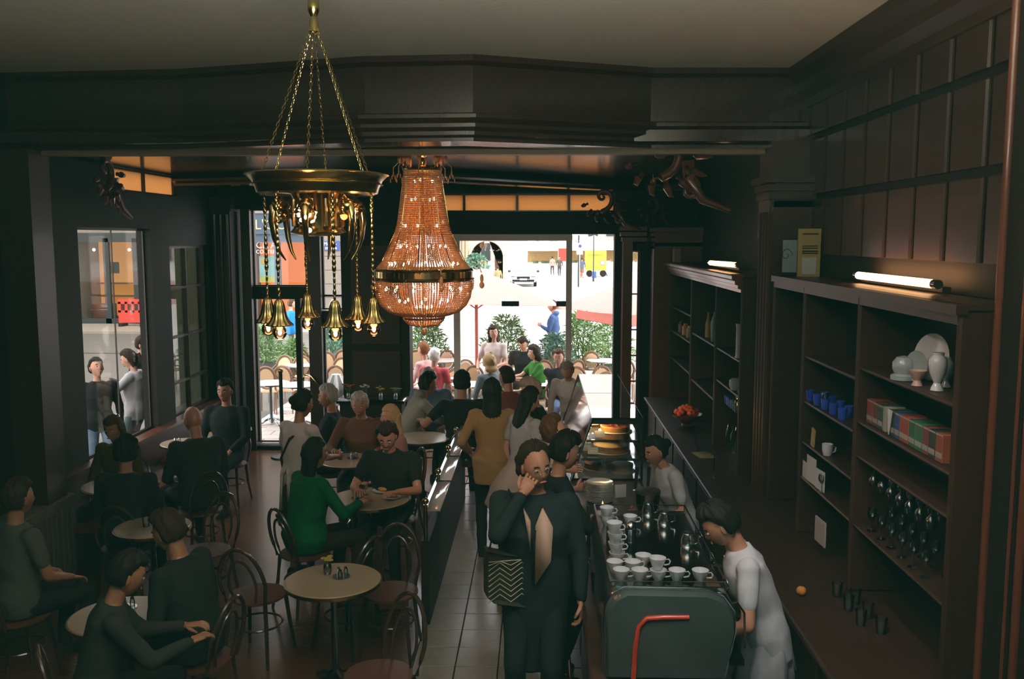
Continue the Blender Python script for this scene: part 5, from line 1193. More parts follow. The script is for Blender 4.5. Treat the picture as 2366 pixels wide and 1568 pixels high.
t = thing('banner', 'red and white market banner left of the yellow van', 'banner', (2.0, 86, 0)); mb = MB(); mb.bbox((.35, 0, 1.75), (.9, .05, 1.2), .01); obj('cloth', mb, rp, t)
for x in (-.1, .8):
    mb = MB(); mb.cyl((x, 0, 0), (x, 0, 2.4), .03, n=6); obj('pole', mb, steel, t)
t = thing('bin', 'red waste bin before the market stalls', 'bin', (3.6, 78, 0)); mb = MB(); mb.bbox((0, 0, .6), (.35, .35, 1.1), .05); obj('body', mb, rp, t); mb = MB(); mb.bbox((0, 0, 1.18), (.4, .4, .08), .03); obj('lid', mb, wood_black, t)
# street lamps and signs
t = thing('street_lamp', 'street lamp with two white globes above the parking sign', 'street lamp', (2.75, 62, 0))
mb = MB(); mb.cyl((0, 0, 0), (0, 0, 3.5), .06, .04, 10); mb.tube([(-.22, 0, 3.2), (-.18, 0, 3.05), (.18, 0, 3.05), (.22, 0, 3.2)], .02, 6); obj('post', mb, dark_f, t)
for x in (-.22, .22):
    mb = MB(); mb.ell((x, 0, 3.33), (.17, .17, .17), 14, 10); obj('globe', mb, canvas, t)
t = thing('street_sign', 'white parking sign with a blue mark on a post', 'sign', (2.75, 60.5, 0))
mb = MB(); mb.cyl((0, 0, 0), (0, 0, 3.0), .03, n=8); obj('post', mb, steel, t); mb = MB(); mb.bbox((0, -.05, 2.6), (.42, .03, .75), .01); obj('board', mb, canvas, t)
mb = MB(); mb.lathe([(0, 0), (.11, 0), (.11, .02), (0, .02)], c=(.02, -.07, 2.78), n=20, axis=(0, -1, 0)); obj('blue_disc', mb, blue_p, t)
t = thing('street_lamp', 'thin black lamp post in front of the yellow van', 'street lamp', (4.25, 70, 0)); mb = MB(); mb.cyl((0, 0, 0), (0, 0, 4.6), .05, .035, 8); obj('post', mb, dark_f, t); mb = MB(); mb.cyl((0, 0, 0), (0, 0, .4), .09, .06, 8); obj('foot', mb, dark_f, t)
# white car seen from the front
def car():
    t = thing('car', 'white car parked on the square, seen from the front', 'car', (-1.0, 62, 0), 0); wp_ = pm('white car paint', (.80, .80, .80), .25, coat=.6)
    secs = [(0.0, .80, .38, .62), (.15, .88, .30, .80), (1.1, .92, .30, .95), (1.35, .90, .30, 1.0), (3.9, .90, .30, 1.02), (4.4, .86, .34, .95)]
    rs = []
    for y, wv, z0, z1 in secs:
        rs.append([Vector((x*wv, y, z)) for x, z in ((-.92, z0), (-1, z0+.12), (-1, z1-.14), (-.90, z1), (.90, z1), (1, z1-.14), (1, z0+.12), (.92, z0))])
    mb = MB(); mb.rings(rs); obj('body', mb, wp_, t)
    mb = MB(); mb.rings([[Vector((x*a, y, z)) for x, y, z in ((-1, 1.2+o, zz), (1, 1.2+o, zz), (1, 4.0-o, zz), (-1, 4.0-o, zz))] for a, o, zz in ((.84, 0, .95), (.70, .55, 1.42), (.66, .75, 1.50))]); obj('cabin', mb, wp_, t)
    mb = MB(); mb.prism([(-.76, 1.22, 1.02), (.76, 1.22, 1.02), (.65, 1.72, 1.40), (-.65, 1.72, 1.40)], (0, -.02, .01)); obj('windscreen', mb, pm('grey windscreen', (.45, .48, .48), .15, coat=.5), t, smooth=False)
    mb = MB(); mb.bbox((0, .03, .62), (.9, .08, .18), .02); obj('grille', mb, wood_black, t); mb = MB(); mb.bbox((0, -.02, .42), (1.5, .08, .14), .02); obj('air_intake', mb, wood_black, t)
    mb = MB(); mb.bbox((0, -.06, .52), (.5, .02, .11), .005); obj('number_plate', mb, canvas, t)
    for s in (-1, 1):
        mb = MB(); mb.ell((s*.66, .10, .70), (.20, .10, .07), 14, 8); obj('headlamp', mb, darksteel, t)
        mb = MB(); mb.ell((s*1.0, 1.35, 1.02), (.10, .06, .08), 10, 8); obj('mirror', mb, dark_f, t)
        for y in (.85, 3.6):
            mb = MB(); mb.cyl((s*.70, y, .31), (s*.90, y, .31), .31, n=20); wv_ = obj('wheel', mb, wood_black, t); mb = MB(); mb.cyl((s*.90, y, .31), (s*.915, y, .31), .2, n=16); obj('hub_cap', mb, steel, wv_)
car()
# planter with foliage on a column, above the terrace parasol
leaf_g = pm('green leaves', (.13, .24, .07), .6, var=.4, scale=6); leaf_b = pm('blue green leaves', (.10, .22, .14), .6, var=.4, scale=6)
def bush(lb, loc, w_, h_, n, leaf, mat, planter=True, narrow=True, name='oleander_bush', rich=1.0, z0=.45):
    t = thing(name, lb, 'bush', loc); mb = MB()
    for k in range(n):
        a = random.random()*2*PI; u = random.random(); r = w_*.5*math.sqrt(random.random())*(1.05-.75*u*u)
        p = Vector((r*math.cos(a), r*.8*math.sin(a), z0+h_*u)); d = Vector((math.cos(a)*.5+random.uniform(-.7, .7), random.uniform(-.8, .8), random.uniform(-.2, 1.2))).normalized()
        L = leaf*random.uniform(.7, 1.3); wd = L*(.10 if narrow else .32); s_ = d.cross(Vector((random.uniform(-1, 1), random.uniform(-1, 1), .3))).normalized()*wd
        droop = Vector((0, 0, -L*.18)); mb.add([p, p+d*L*.45+s_, p+d*L+droop, p+d*L*.45-s_, p+d*L*.45+s_.cross(d)*.25], [(0, 1, 4), (1, 2, 4), (2, 3, 4), (3, 0, 4)])
    f = obj('foliage', mb, mat, t, smooth=False, kind='stuff')
    st = MB()
    for k in range(9):
        a = 2*PI*k/9; st.tube([(0.05*math.cos(a), .05*math.sin(a), z0-.1), (w_*.18*math.cos(a), w_*.18*math.sin(a), z0+h_*.5), (w_*.36*math.cos(a), w_*.3*math.sin(a), z0+h_*.92)], [.012, .008, .003], 5)
    obj('stems', st, leaf_g if planter else wood_red, t)
    if planter:
        mb = MB(); mb.lathe([(0, 0), (.20, 0), (.25, z0-.03), (.27, z0), (.23, z0), (.22, z0-.06), (0, z0-.06)], n=20); obj('pot', mb, pm('grey planter', (.12, .12, .12), .6) if 'grey planter' not in MATS else MATS['grey planter'], t)
    return t
bush('round leafy plant in a white bowl on a column, above the parasol', (-2.25, 33, 1.95), .85, .50, 420, .16, leaf_b, False, False, 'potted_plant', z0=.25)
t = thing('plant_column', 'pale column with a white bowl carrying the leafy plant', 'column', (-2.25, 33, 0)); mb = MB(); mb.cyl((0, 0, 0), (0, 0, 1.95), .10, .08, 14); obj('shaft', mb, canvas, t); mb = MB(); mb.lathe([(0, 1.95), (.12, 1.95), (.34, 2.12), (.36, 2.2), (.32, 2.2), (0, 2.0)], n=24); obj('bowl', mb, canvas, t)
for lb, px, y, D, w_, h_, n in (('oleander bush at the left edge of the main doorway', 985, 845, 20.0, 1.05, .95, 900), ('oleander bush behind the woman in the white dress', 1170, 850, 20.5, 1.15, 1.05, 850), ('oleander bush in front of the man in the blue jacket', 1282, 850, 19.2, .80, .80, 650),
                                ('large oleander bush right of the door frame', 1345, 850, 19.6, .95, 1.20, 1000), ('oleander bush at the right edge of the doorway', 1415, 850, 20.4, 1.0, 1.0, 750), ('green bush behind the left window chairs', 612, 850, 20.8, .75, .80, 700),
                                ('second green bush seen through the left window', 675, 850, 19.6, .62, .6, 500), ('blue green bush seen in the narrow window gap', 765, 850, 20.0, .8, .9, 600)):
    p = atY(px, 700, D); bush(lb, (p.x, D, 0), w_, h_, int(n*1.2), .17, leaf_b if 'blue' in lb else leaf_g, rich=1)
# parasols
pink = pm('salmon parasol cloth', (.70, .42, .36), .8, var=.03); ntp = pink.node_tree
tlp = ntp.nodes.new('ShaderNodeBsdfTranslucent'); tlp.inputs[0].default_value = (.60, .22, .16, 1); mxp = ntp.nodes.new('ShaderNodeMixShader'); mxp.inputs[0].default_value = .4
ntp.links.new(ntp.nodes['Principled BSDF'].outputs[0], mxp.inputs[1]); ntp.links.new(tlp.outputs[0], mxp.inputs[2]); ntp.links.new(mxp.outputs[0], ntp.nodes['Material Output'].inputs[0])
redc = pm('salmon red pole', (.50, .13, .09), .6)
def parasol(lb, x, y, rz, a, zr, zt):
    t = thing('parasol', lb, 'parasol', (x, y, 0), rz)
    mb = MB(); mb.cyl((0, 0, .05), (0, 0, zt), .035, n=12); obj('pole', mb, redc, t); mb = MB(); mb.bbox((0, 0, .04), (.6, .6, .08), .02); obj('base', mb, stone, t)
    cor = [(-a, -a, zr), (0, -a*1.0, zr+.03), (a, -a, zr), (a, 0, zr+.03), (a, a, zr), (0, a, zr+.03), (-a, a, zr), (-a, 0, zr+.03)]
    for k in range(0, 8, 2):
        mb = MB(); p = [Vector(cor[k]), Vector(cor[k+1]), Vector(cor[(k+2) % 8]), Vector((0, 0, zt))]; q = [v-Vector((0, 0, .006)) for v in p]
        mb.add(p+q, [(0, 1, 3), (1, 2, 3), (4, 7, 5), (5, 7, 6), (0, 4, 5, 1), (1, 5, 6, 2)]); c_ = obj('canopy_panel', mb, pink, t, smooth=False)
    for k in range(0, 8, 2):
        mb = MB(); mb.cyl((0, 0, zt-.03), tuple(Vector(cor[k])-Vector((0, 0, .02))), .010, n=6); mid = Vector(cor[k])*.45; mid.z = zt*.55+zr*.45-.03; mb.cyl((0, 0, zr-.18), tuple(mid), .010, n=6); obj('rib', mb, redc, t)
parasol('salmon pink square parasol left, over the terrace tables', -1.29, 19.0, R(4), 1.58, 2.0, 2.66)
parasol('salmon pink parasol at the right edge of the doorway', 1.75, 17.6, R(38), 1.05, 1.93, 2.45)

fl_ = MB(); fl_.add([(-1.05, -1.05, 1.93), (0.1, -1.05, 1.95), (0.1, -1.08, 1.80), (-.95, -1.10, 1.74), (-1.05, -1.04, 1.92), (0.1, -1.04, 1.94), (0.1, -1.07, 1.79), (-.95, -1.09, 1.73)], [(0, 1, 2, 3), (7, 6, 5, 4), (0, 4, 5, 1), (1, 5, 6, 2), (2, 6, 7, 3), (3, 7, 4, 0)])
obj('valance', fl_, redc, bpy.data.objects['parasol.001'], smooth=False)
fl_ = MB(); fl_.add([(-1.05, -1.05, 1.93), (-1.05, 0.3, 1.95), (-1.08, 0.3, 1.80), (-1.10, -.95, 1.74), (-1.04, -1.05, 1.92), (-1.04, 0.3, 1.94), (-1.07, 0.3, 1.79), (-1.09, -.95, 1.73)], [(0, 3, 2, 1), (4, 5, 6, 7), (0, 1, 5, 4), (1, 2, 6, 5), (2, 3, 7, 6), (3, 0, 4, 7)])
obj('valance', fl_, redc, bpy.data.objects['parasol.001'], smooth=False)
# ------------------------------------------------------------------ chairs and tables
def make_bentwood():
    t = thing('cafe_chair', 'dark bentwood cafe chair', 'chair')
    mb = MB(); mb.lathe([(0, .445), (.19, .445), (.205, .455), (.205, .47), (.19, .475), (0, .468)], n=32); obj('seat', mb, pm('cane seat', (.09, .032, .018), .5), t)
    mb = MB(); mb.tube([(.17*math.cos(a), .17*math.sin(a), .25) for a in [2*PI*k/24 for k in range(24)]], .009, 6, True); obj('ring_stretcher', mb, bent, t)
    for sx in (-1, 1):
        mb = MB(); mb.tube([(sx*.15, .13, .45), (sx*.165, .16, .22), (sx*.19, .19, 0)], [.017, .015, .012], 8); obj('leg', mb, bent, t)
        mb = MB(); mb.tube([(sx*.14, -.15, .45), (sx*.155, -.17, .22), (sx*.18, -.21, 0)], [.017, .015, .012], 8); obj('leg', mb, bent, t)
    def hoop(w0, w1, z0, z1, y0, y1, r, nm):
        pts = []
        for k in range(25):
            a = PI*k/24; x = -math.cos(a)*(w1 if math.sin(a) > .3 else w0+(w1-w0)*math.sin(a)/.3); zz = z0+(z1-z0)*math.sin(a)**.75; pts.append((x, y0+(y1-y0)*(zz-z0)/(z1-z0), zz))
        mb = MB(); mb.tube(pts, r, 8); obj(nm, mb, bent, t)
    hoop(.15, .19, .45, .89, -.17, -.27, .014, 'back_hoop'); hoop(.08, .115, .46, .80, -.175, -.25, .010, 'inner_hoop')
    return t
def make_terrace_chair():
    t = thing('terrace_chair', 'round backed terrace chair', 'chair'); rt = pm('rattan brown', (.20, .11, .06), .5, var=.3, scale=60); wv = pm('cream woven back', (.62, .42, .24), .7, var=.15, scale=90)
    mb = MB(); mb.bbox((0, 0, .44), (.38, .38, .04), .03); obj('seat', mb, wv, t)
    mb = MB(); mb.tube([(.175*math.cos(a), -.19-.05*math.sin(a), .70+.215*math.sin(a)) for a in [2*PI*k/28 for k in range(28)]], .019, 8, True)
    mb.tube([(.150*math.cos(a), -.187-.05*math.sin(a), .70+.185*math.sin(a)) for a in [2*PI*k/28 for k in range(28)]], .008, 6, True); obj('back_hoop', mb, rt, t)
    rs = []
    for yo in (-.006, .006): rs.append([Vector((.135*math.cos(a), -.188-.047*math.sin(a)+yo, .70+.172*math.sin(a))) for a in [2*PI*k/28 for k in range(28)]])
    mb = MB(); mb.rings(rs); obj('woven_back', mb, wv, t)
    for sx in (-1, 1):
        mb = MB(); mb.tube([(sx*.17, .16, .44), (sx*.18, .18, 0)], .014, 8); obj('leg', mb, rt, t)
        mb = MB(); mb.tube([(sx*.16, -.19, .66), (sx*.17, -.17, .44), (sx*.18, -.22, 0)], .014, 8); obj('leg', mb, rt, t)
        mb = MB(); mb.tube([(sx*.17, -.20, .74), (sx*.21, -.05, .66), (sx*.20, .12, .62), (sx*.175, .16, .46)], .011, 8); obj('arm', mb, rt, t)
    return t
def make_table(name, lb, r, topm, rimm, grp):
    t = thing(name, lb, 'table', (0, 0, 0), 0, grp)
    mb = MB(); mb.lathe([(0, .728), (r-.012, .728), (r-.004, .735), (r-.004, .748), (r-.012, .755), (0, .755)], n=56); obj('tabletop', mb, topm, t)
    mb = MB(); mb.lathe([(r-.004, .728), (r+.003, .728), (r+.003, .750), (r-.004, .750)], n=56); obj('rim', mb, rimm, t)
    mb = MB(); mb.lathe([(0, .02), (.05, .03), (.035, .08), (.025, .14), (.03, .35), (.022, .55), (.03, .68), (.10, .725), (0, .727)], n=20); obj('pedestal', mb, darksteel, t)
    for k in range(4):
        a = PI/4+PI/2*k; c, s_ = math.cos(a), math.sin(a); mb = MB(); mb.tube([(.02*c, .02*s_, .12), (.12*c, .12*s_, .08), (.26*c, .26*s_, .02)], [.022, .018, .016], 8); obj('foot', mb, darksteel, t)
    return t
GT = 'round tables in the cafe'
t_in = make_table('cafe_table', '', .36, marble, brass, GT); first = [True]
INNER = []
def table(x, y, lb, r=.36):
    if first[0]: first[0] = False; t_in.location = (x, y, 0); t_in['label'] = lb; t = t_in
    else: t = dup(t_in, (x, y, 0), None, lb, GT)
    t.scale = (r/.36, r/.36, 1.1); return t
for lb, px, py, r in (('round marble table nearest the camera with yellow flowers', 770, 1338, .35), ('round marble table with dishes before the man in black', 855, 1150, .39), ('round table in front of the man in the brown jacket', 810, 1062, .34), ('round marble table far left below the window', 278, 1118, .37),
                      ('round table beside the glass partition near the door', 975, 1010, .36), ('pale round table by the bench behind the bald man', 425, 1022, .28), ('pale round table at the foot of the corner pillar', 500, 1006, .26), ('dim round table left of the wooden floor patch', 352, 1215, .32), ('dim round table at the bottom left', 280, 1420, .33)):
    p = atZ(px, py, .8305); table(p.x, p.y, lb, r)
chair0 = make_bentwood(); cf = [True]
def chair(x, y, rz, lb, grp='dark bentwood chairs in the cafe'):
    if cf[0]: cf[0] = False; chair0.scale = (1.08,)*3; chair0.location = (x, y, 0); chair0.rotation_euler = (0, 0, rz); chair0['label'] = lb; chair0['group'] = grp; return chair0
    return dup(chair0, (x, y, 0), rz, lb, grp, 1.08)
for lb, px, py, rz in (('empty bentwood chair with open hoop back left of the nearest table', 592, 1245, -12), ('empty bentwood chair standing by the wooden floor patch', 470, 1160, 160), ('bentwood chair with red seat at the bottom beside the nearest table', 872, 1405, 140), ('bentwood chair between the two marble tables', 900, 1240, 175), ('bentwood chair left of the table with dishes, seen edge on', 800, 1230, 60)):
    p = atZ(px, py, .95); chair(p.x, p.y, R(rz), lb)
tc0 = make_terrace_chair(); tf = [True]; GTC = 'round backed chairs on the terrace'
def tchair(px, ytop, rz, lb):
    D = 2100*(3.3-.93)/(ytop-550); p = atY(px, ytop, D)
    if tf[0]: tf[0] = False; tc0.location = (p.x, D+.2, 0); tc0.rotation_euler = (0, 0, R(rz)); tc0['label'] = lb; tc0['group'] = GTC; return
    dup(tc0, (p.x, D+.2, 0), R(rz), lb, GTC)
for px, yt, rz, lb in ((612, 848, 5, 'cream backed terrace chair at the left edge of the left window'), (655, 846, -5, 'cream backed terrace chair beside the sign post in the left window'), (640, 828, 170, 'terrace chair seen above the two cream backed ones in the left window'), (693, 822, 10, 'terrace chair cut by the thin mullion of the left window'), (694, 804, 0, 'farthest terrace chair in the left window'),
                       (775, 845, 0, 'terrace chair behind the white pleated bundle in the window gap'), (776, 833, 175, 'terrace chair just above the pleated bundle'), (790, 808, 5, 'far terrace chair at the right side of the window gap'), (755, 812, 0, 'far terrace chair at the left side of the window gap'),
                       (958, 808, 5, 'terrace chair at the far left of the doorway'), (1032, 808, 0, 'terrace chair under the left oleander bush'), (1076, 830, 0, 'terrace chair right of the grey door frame'), (1042, 850, 20, 'terrace chair half behind the grey door frame'), (1098, 843, -5, 'terrace chair in front of the parasol pole'),
                       (1172, 829, 175, 'terrace chair behind the blond woman'), (1220, 829, 180, 'terrace chair between the couple and the sitting man'), (1190, 846, -70, 'terrace chair turned sideways beside the short haired man'), (1280, 810, 5, 'terrace chair under the middle oleander bush'), (1262, 830, -10, 'terrace chair left of the man with crossed arms'), (1322, 830, 30, 'terrace chair right behind the second door frame post'),
                       (1334, 845, -5, 'terrace chair right of the man with crossed arms'), (1366, 809, 0, 'pink backed terrace chair before the right oleander bush'), (1388, 843, 5, 'terrace chair just above the display case'), (1395, 857, 10, 'nearest terrace chair above the display case'), (1446, 828, 0, 'terrace chair seen through the narrow red window')):
    tchair(px, yt, rz, lb)
tt0 = make_table('terrace_table', '', .34, pm('white table top', (.78, .77, .74), .3), steel, 'white round tables on the terrace'); ttf = True
for px, py, lb in ((1026, 832, 'white terrace table under the left oleander bush'), (1030, 870, 'white terrace table at the left door post'), (1222, 852, 'white terrace table before the couple'), (1265, 885, 'white terrace table left of the man with crossed arms'), (1085, 887, 'white terrace table in front of the man in black seen from behind'), (1392, 832, 'white terrace table at the right edge of the doorway'), (1365, 862, 'white terrace table behind the display case'),
                   (700, 842, 'far white terrace table in the left window'), (625, 884, 'near white terrace table at the left of the window'), (690, 888, 'near white terrace table at the thin mullion'), (1170, 838, 'white terrace table beside the woman in the white dress')):
    p = atZ(px, py, .75)
    if ttf: ttf = False; tt0.location = (p.x, p.y, 0); tt0['label'] = lb
    else: dup(tt0, (p.x, p.y, 0), None, lb, 'white round tables on the terrace')
# white pleated bundle and dark console with flowers by the dark pier
t = thing('folded_parasol', 'white pleated fabric bundle outside the window gap', 'bundle', (-3.28, 14.55, .55)); mb = MB(); rs = []
for k in range(9):
    u = k/8; rr = .05+.13*math.sin(PI*min(1, .15+u*.8)); rs.append([Vector((rr*(1+.14*math.cos(9*a))*math.cos(a), rr*(1+.14*math.cos(9*a))*math.sin(a), .05+.50*u)) for a in [2*PI*j/45 for j in range(45)]])
mb.rings(rs); obj('cloth', mb, canvas, t); mb = MB(); mb.cyl((0, 0, -.55), (0, 0, .1), .03, n=10); obj('pole', mb, steel, t)
t = thing('console_table', 'dark console with flowers against the dark pier by the door', 'console', (-2.45, 13.25, 0))
mb = MB(); mb.bbox((0, 0, .92), (1.0, .45, .05), .01); obj('top', mb, darksteel, t); mb = MB(); mb.bbox((0, .02, .46), (.92, .38, .88), .01); obj('body', mb, wood_black, t)
def flowers(lb, loc, col, n=9, h=.16, r=.06, vm=glass_b):
    t = thing('flower_vase', lb, 'flowers', loc); mb = MB(); mb.lathe([(0, 0), (.025, 0), (.032, .03), (.028, .07), (.02, .08), (.017, .08), (.024, .05), (0, .01)], n=18); obj('vase', mb, vm, t)
    pmn = MATS.get('petals '+col[0]) or pm('petals '+col[0], col[1], .6, var=.2)
    for k in range(n):
        a = 2.4*k; q = r*math.sqrt((k+.5)/n); p = Vector((q*math.cos(a), q*math.sin(a), h+random.uniform(-.02, .025)))
        mb = MB(); mb.tube([(0, 0, .05), (p.x*.5, p.y*.5, p.z*.65), p], .0018, 5); s_ = obj('stem', mb, leaf_g, t); mb = MB()
        for j in range(7): b_ = 2*PI*j/7; mb.ell(p+Vector((.013*math.cos(b_), .013*math.sin(b_), .003)), (.010, .010, .005), 8, 4)
        mb.ell(p+Vector((0, 0, .006)), (.008, .008, .006), 8, 5); obj('blossom', mb, pmn, s_)
    return t
flowers('red flowers on the dark console by the door', (-2.80, 13.2, .945), ('red', (.55, .03, .02)), 11, .20, .10)
flowers('white flowers on the dark console by the door', (-2.55, 13.2, .945), ('white', (.6, .62, .52)), 8, .18, .08)
flowers('yellow flowers on the dark console by the door', (-2.32, 13.2, .945), ('yellow', (.5, .42, .05)), 7, .15, .06)
flowers('greenish plant at the right end of the dark console', (-2.10, 13.2, .945), ('green', (.12, .22, .05)), 9, .14, .08)
p = atZ(757, 1325, .832); flowers('yellow flowers in a small vase on the nearest table', (p.x, p.y, .832), ('yellow', (.5, .42, .05)), 7, .10, .035)
p = atZ(852, 1135, .832); flowers('yellow and red flowers on the table with dishes', (p.x-.1, p.y, .832), ('yellow', (.5, .42, .05)), 5, .09, .03)
def saltset(lb, loc):
    t = thing('condiment_set', lb, 'condiments', loc)
    for k, (x, y) in enumerate(((0, 0), (.05, .01), (.02, -.045))):
        mb = MB(); mb.lathe([(0, 0), (.016, 0), (.018, .03), (.012, .05), (0, .05)], c=(x, y, .006), n=14); j_ = obj('jar', mb, glass_b if k else white_cer, t); mb = MB(); mb.lathe([(0, .05), (.013, .05), (.010, .062), (0, .065)], c=(x, y, .006), n=14); obj('lid', mb, steel, j_)
    mb = MB(); mb.lathe([(0, 0), (.06, 0), (.065, .006), (0, .006)], c=(.02, -.01, 0), n=20); obj('tray', mb, steel, t)
p = atZ(783, 1330, .832); saltset('sugar and salt jars on the nearest table', (p.x, p.y, .832)); p = atZ(822, 1150, .832); saltset('salt and sugar jars on the table with dishes', (p.x, p.y, .832))
p = atZ(812, 1058, .832); saltset('white milk and sugar jars before the man in the brown jacket', (p.x, p.y, .832)); p = atZ(288, 1402, .832); saltset('glass jars on the dim table at the bottom left', (p.x, p.y, .832)); p = atZ(312, 1215, .832)
glassware('tumbler', glass_b, 'small glass on the dim table left of the floor patch', (p.x+.1, p.y, .832)); p = atZ(405, 1024, .832); saltset('small jars on the table behind the bald man', (p.x, p.y, .832))
p = atZ(843, 1142, .832); t = thing('dessert_glass', 'glass cup with a red topped dessert on the table with dishes', 'glass', (p.x, p.y, .832)); mb = MB(); mb.lathe([(0, 0), (.03, 0), (.008, .015), (.008, .04), (.035, .07), (.042, .11), (.039, .11), (.03, .07), (0, .05)], n=20); obj('glass', mb, glass_b, t); mb = MB(); mb.ell((0, 0, .10), (.036, .036, .03), 14, 8); obj('dessert', mb, pm('pink dessert', (.45, .18, .14), .4), t)
p = atZ(885, 1135, .832); t = thing('plate', 'white plate with a brown pastry on the table with dishes', 'plate', (p.x, p.y, .832)); mb = MB(); mb.lathe([(0, 0), (.06, 0), (.105, .014), (.105, .017), (.06, .005), (0, .005)], n=30); obj('dish', mb, white_cer, t); mb = MB(); mb.ell((0, 0, .03), (.05, .04, .025), 14, 8); obj('pastry', mb, crust, t)
p = atZ(905, 1150, .832); t = thing('plate', 'plate with bread rolls at the right of the table with dishes', 'plate', (p.x, p.y, .832)); mb = MB(); mb.lathe([(0, 0), (.05, 0), (.09, .012), (.09, .015), (.05, .004), (0, .004)], n=30); obj('dish', mb, white_cer, t)
for k in range(3): mb = MB(); mb.ell((-.03+.03*k, .01*(k % 2), .025), (.028, .022, .02), 12, 8); obj('bread_roll', mb, crust, t)
# sign stand seen in the left opening, inside
t = thing('coat_stand', 'slim dark post with a crosspiece in the left opening', 'post', (-3.86, 13.4, 0)); mb = MB(); mb.cyl((0, 0, 0), (0, 0, 1.30), .028, n=12); obj('pole', mb, dark_f, t); mb = MB(); mb.lathe([(0, 0), (.18, 0), (.17, .02), (.04, .04), (0, .04)], n=24); obj('foot', mb, dark_f, t); mb = MB(); mb.ell((0, 0, 1.32), (.04, .04, .04), 12, 8); obj('knob', mb, brass, t)
t = thing('post_finial', 'dark turned wooden finial in front of the left window', 'finial', (-4.55, 9.55, .9)); mb = MB(); mb.lathe([(0, 0), (.05, 0), (.05, .04), (.03, .06), (.05, .14), (.035, .22), (.05, .26), (.03, .30), (.045, .36), (.03, .42), (0, .45)], n=20); obj('shaft', mb, wood_black, t); mb = MB(); mb.ell((0, 0, .48), (.035, .035, .035), 12, 8); obj('ball', mb, steel, t)
# ------------------------------------------------------------------ the people
def seat_for(x, y, rz, lb, terrace=False):
    f, S = LASTF
    if terrace: dup(tc0, (x*f, y*f, 0), rz, lb, GTC)
    else: chair(x*f, y*f, rz, lb)
def at(px, D): p = atY(px, 700, D); return p.x
BLK = (.014, .016, .017)
# --- the tall man in front, hand at his mouth
r_, I = person('man with glasses in an open black coat, hand at his mouth, in the aisle', (at(1238, 6.6), 6.6, 0), R(176), 'stand', 1.06, lean=6, head=(30, 6, 6), skin=SKIN2, hair=('receding', 'dark', 1.7), top=(.014, .022, .024), sleeve='long', bottom=('trousers', (.012, .018, .02)),
    hem=.42, vox=.011, curl=.75, Rr=(.055, .20, 1.475), elbow=((-.6, -.5, -.4), (.75, .15, -1)), L=(-.26, .12, .86), fat=1.28, glasses=True, palm={1: (-.2, -1, .2)}, collar='jacket')
mb = MB(); T_ = I['T']; c = I['chest']
def chest_pt(x, y, z): return c+T_ @ Vector((x, y, z))
mb.prism([chest_pt(-.015, .175, -.30), chest_pt(-.10, .166, -.16), chest_pt(-.11, .145, .02), chest_pt(-.050, .112, .12), chest_pt(-.016, .155, .03)], T_ @ Vector((0, .028, 0)))
mb.prism([chest_pt(.008, .168, -.12), chest_pt(.030, .150, .02), chest_pt(.050, .112, .11), chest_pt(.010, .150, .05)], T_ @ Vector((0, .028, 0)))
I['part']('shirt_front', mb, cloth((.66, .44, .32)), rm=False, label='beige shirt front showing between the coat lapels')
mb = MB(); mb.tube([chest_pt(-.05, .13, .13), chest_pt(-.015, .185, -.0), chest_pt(.0, .205, -.27)], .006, 6); I['part']('strap', mb, cloth(BLK), rm=False)
t = thing('handbag', 'dark handbag with pale zigzag lines hanging at the hip of the man in black', 'bag', (at(1180, 5.80), 5.62, 1.02), R(14)); t.scale = (1.15,)*3
mb = MB(); rs = []
for y_, s_ in ((-.035, .9), (-.05, 1), (.05, 1), (.035, .9)): rs.append([Vector((x*s_, y_, .13+(z-.13)*s_)) for x, z in ((-.14, .02), (-.10, -.02), (.09, -.06), (.13, -.02), (.135, .20), (.10, .23), (-.04, .25), (-.14, .28))])
mb.rings(rs); obj('body', mb, cloth((.035, .035, .025)), t, smooth=False); mb = MB()
for k in range(9):
    z = -.01+.030*k; pts = []
    for j in range(5): pts.append((-.13+.062*j, -.052, z+(.045 if j % 2 else 0)-.01*j*.3))
    mb.tube([(max(-.13, min(.125, p[0])), p[1], max(-.04, min(.22, p[2]))) for p in pts], .0032, 4)
obj('zigzag_lines', mb, pm('pale yellow thread', (.55, .55, .36), .7), t, kind='stuff'); mb = MB(); mb.tube([(-.12, 0, .25), (-.08, .02, .42), (.0, .03, .60), (.08, .02, .42), (.10, 0, .22)], .008, 6); obj('strap', mb, cloth(BLK), t)
person('man with black hair and dark jacket in profile right behind the man with glasses', (at(1283, 7.35), 7.35, 0), R(-80), 'stand', .99, lean=4, head=(0, 12, 0), skin=SKIN2, hair=('short', 'black', 1.6), top=(.012, .014, .016), sleeve='long', bottom=('trousers', BLK), vox=.013, Rr=(.2, .40, 1.05), hem=.1)
person('person in a taupe T-shirt bending toward the cake display', (at(1172, 8.9), 8.9, 0), R(-75), 'stand', 1.02, lean=52, head=(0, -28, 0), skin=SKIN, hair=('short', 'brown', 1.5), top=(.30, .24, .20), bottom=('trousers', (.05, .05, .05)), vox=.013, hem=.06, face=False, L=(-.2, .55, 1.05), Rr=(.2, .5, 1.0), fat=1.08)
person('woman with long dark hair and ochre cardigan seen from behind', (at(1136, 10.35), 10.35, 0), R(4), 'stand', .98, True, hair=('long', 'black', 1.1), top=(.26, .155, .065), sleeve='long', bottom=('trousers', BLK), vox=.013, hem=.12, face=False, L=(-.22, .12, 1.0), Rr=(.22, .12, 1.0), fat=1.15)
person('woman with dark hair and white top between the queue', (at(1208, 10.0), 10.0, 0), R(-50), 'stand', .96, True, lean=5, head=(-10, 10, 0), hair=('long', 'black', 1.0), top=(.38, .37, .36), bottom=('trousers', BLK), vox=.014, face=True)
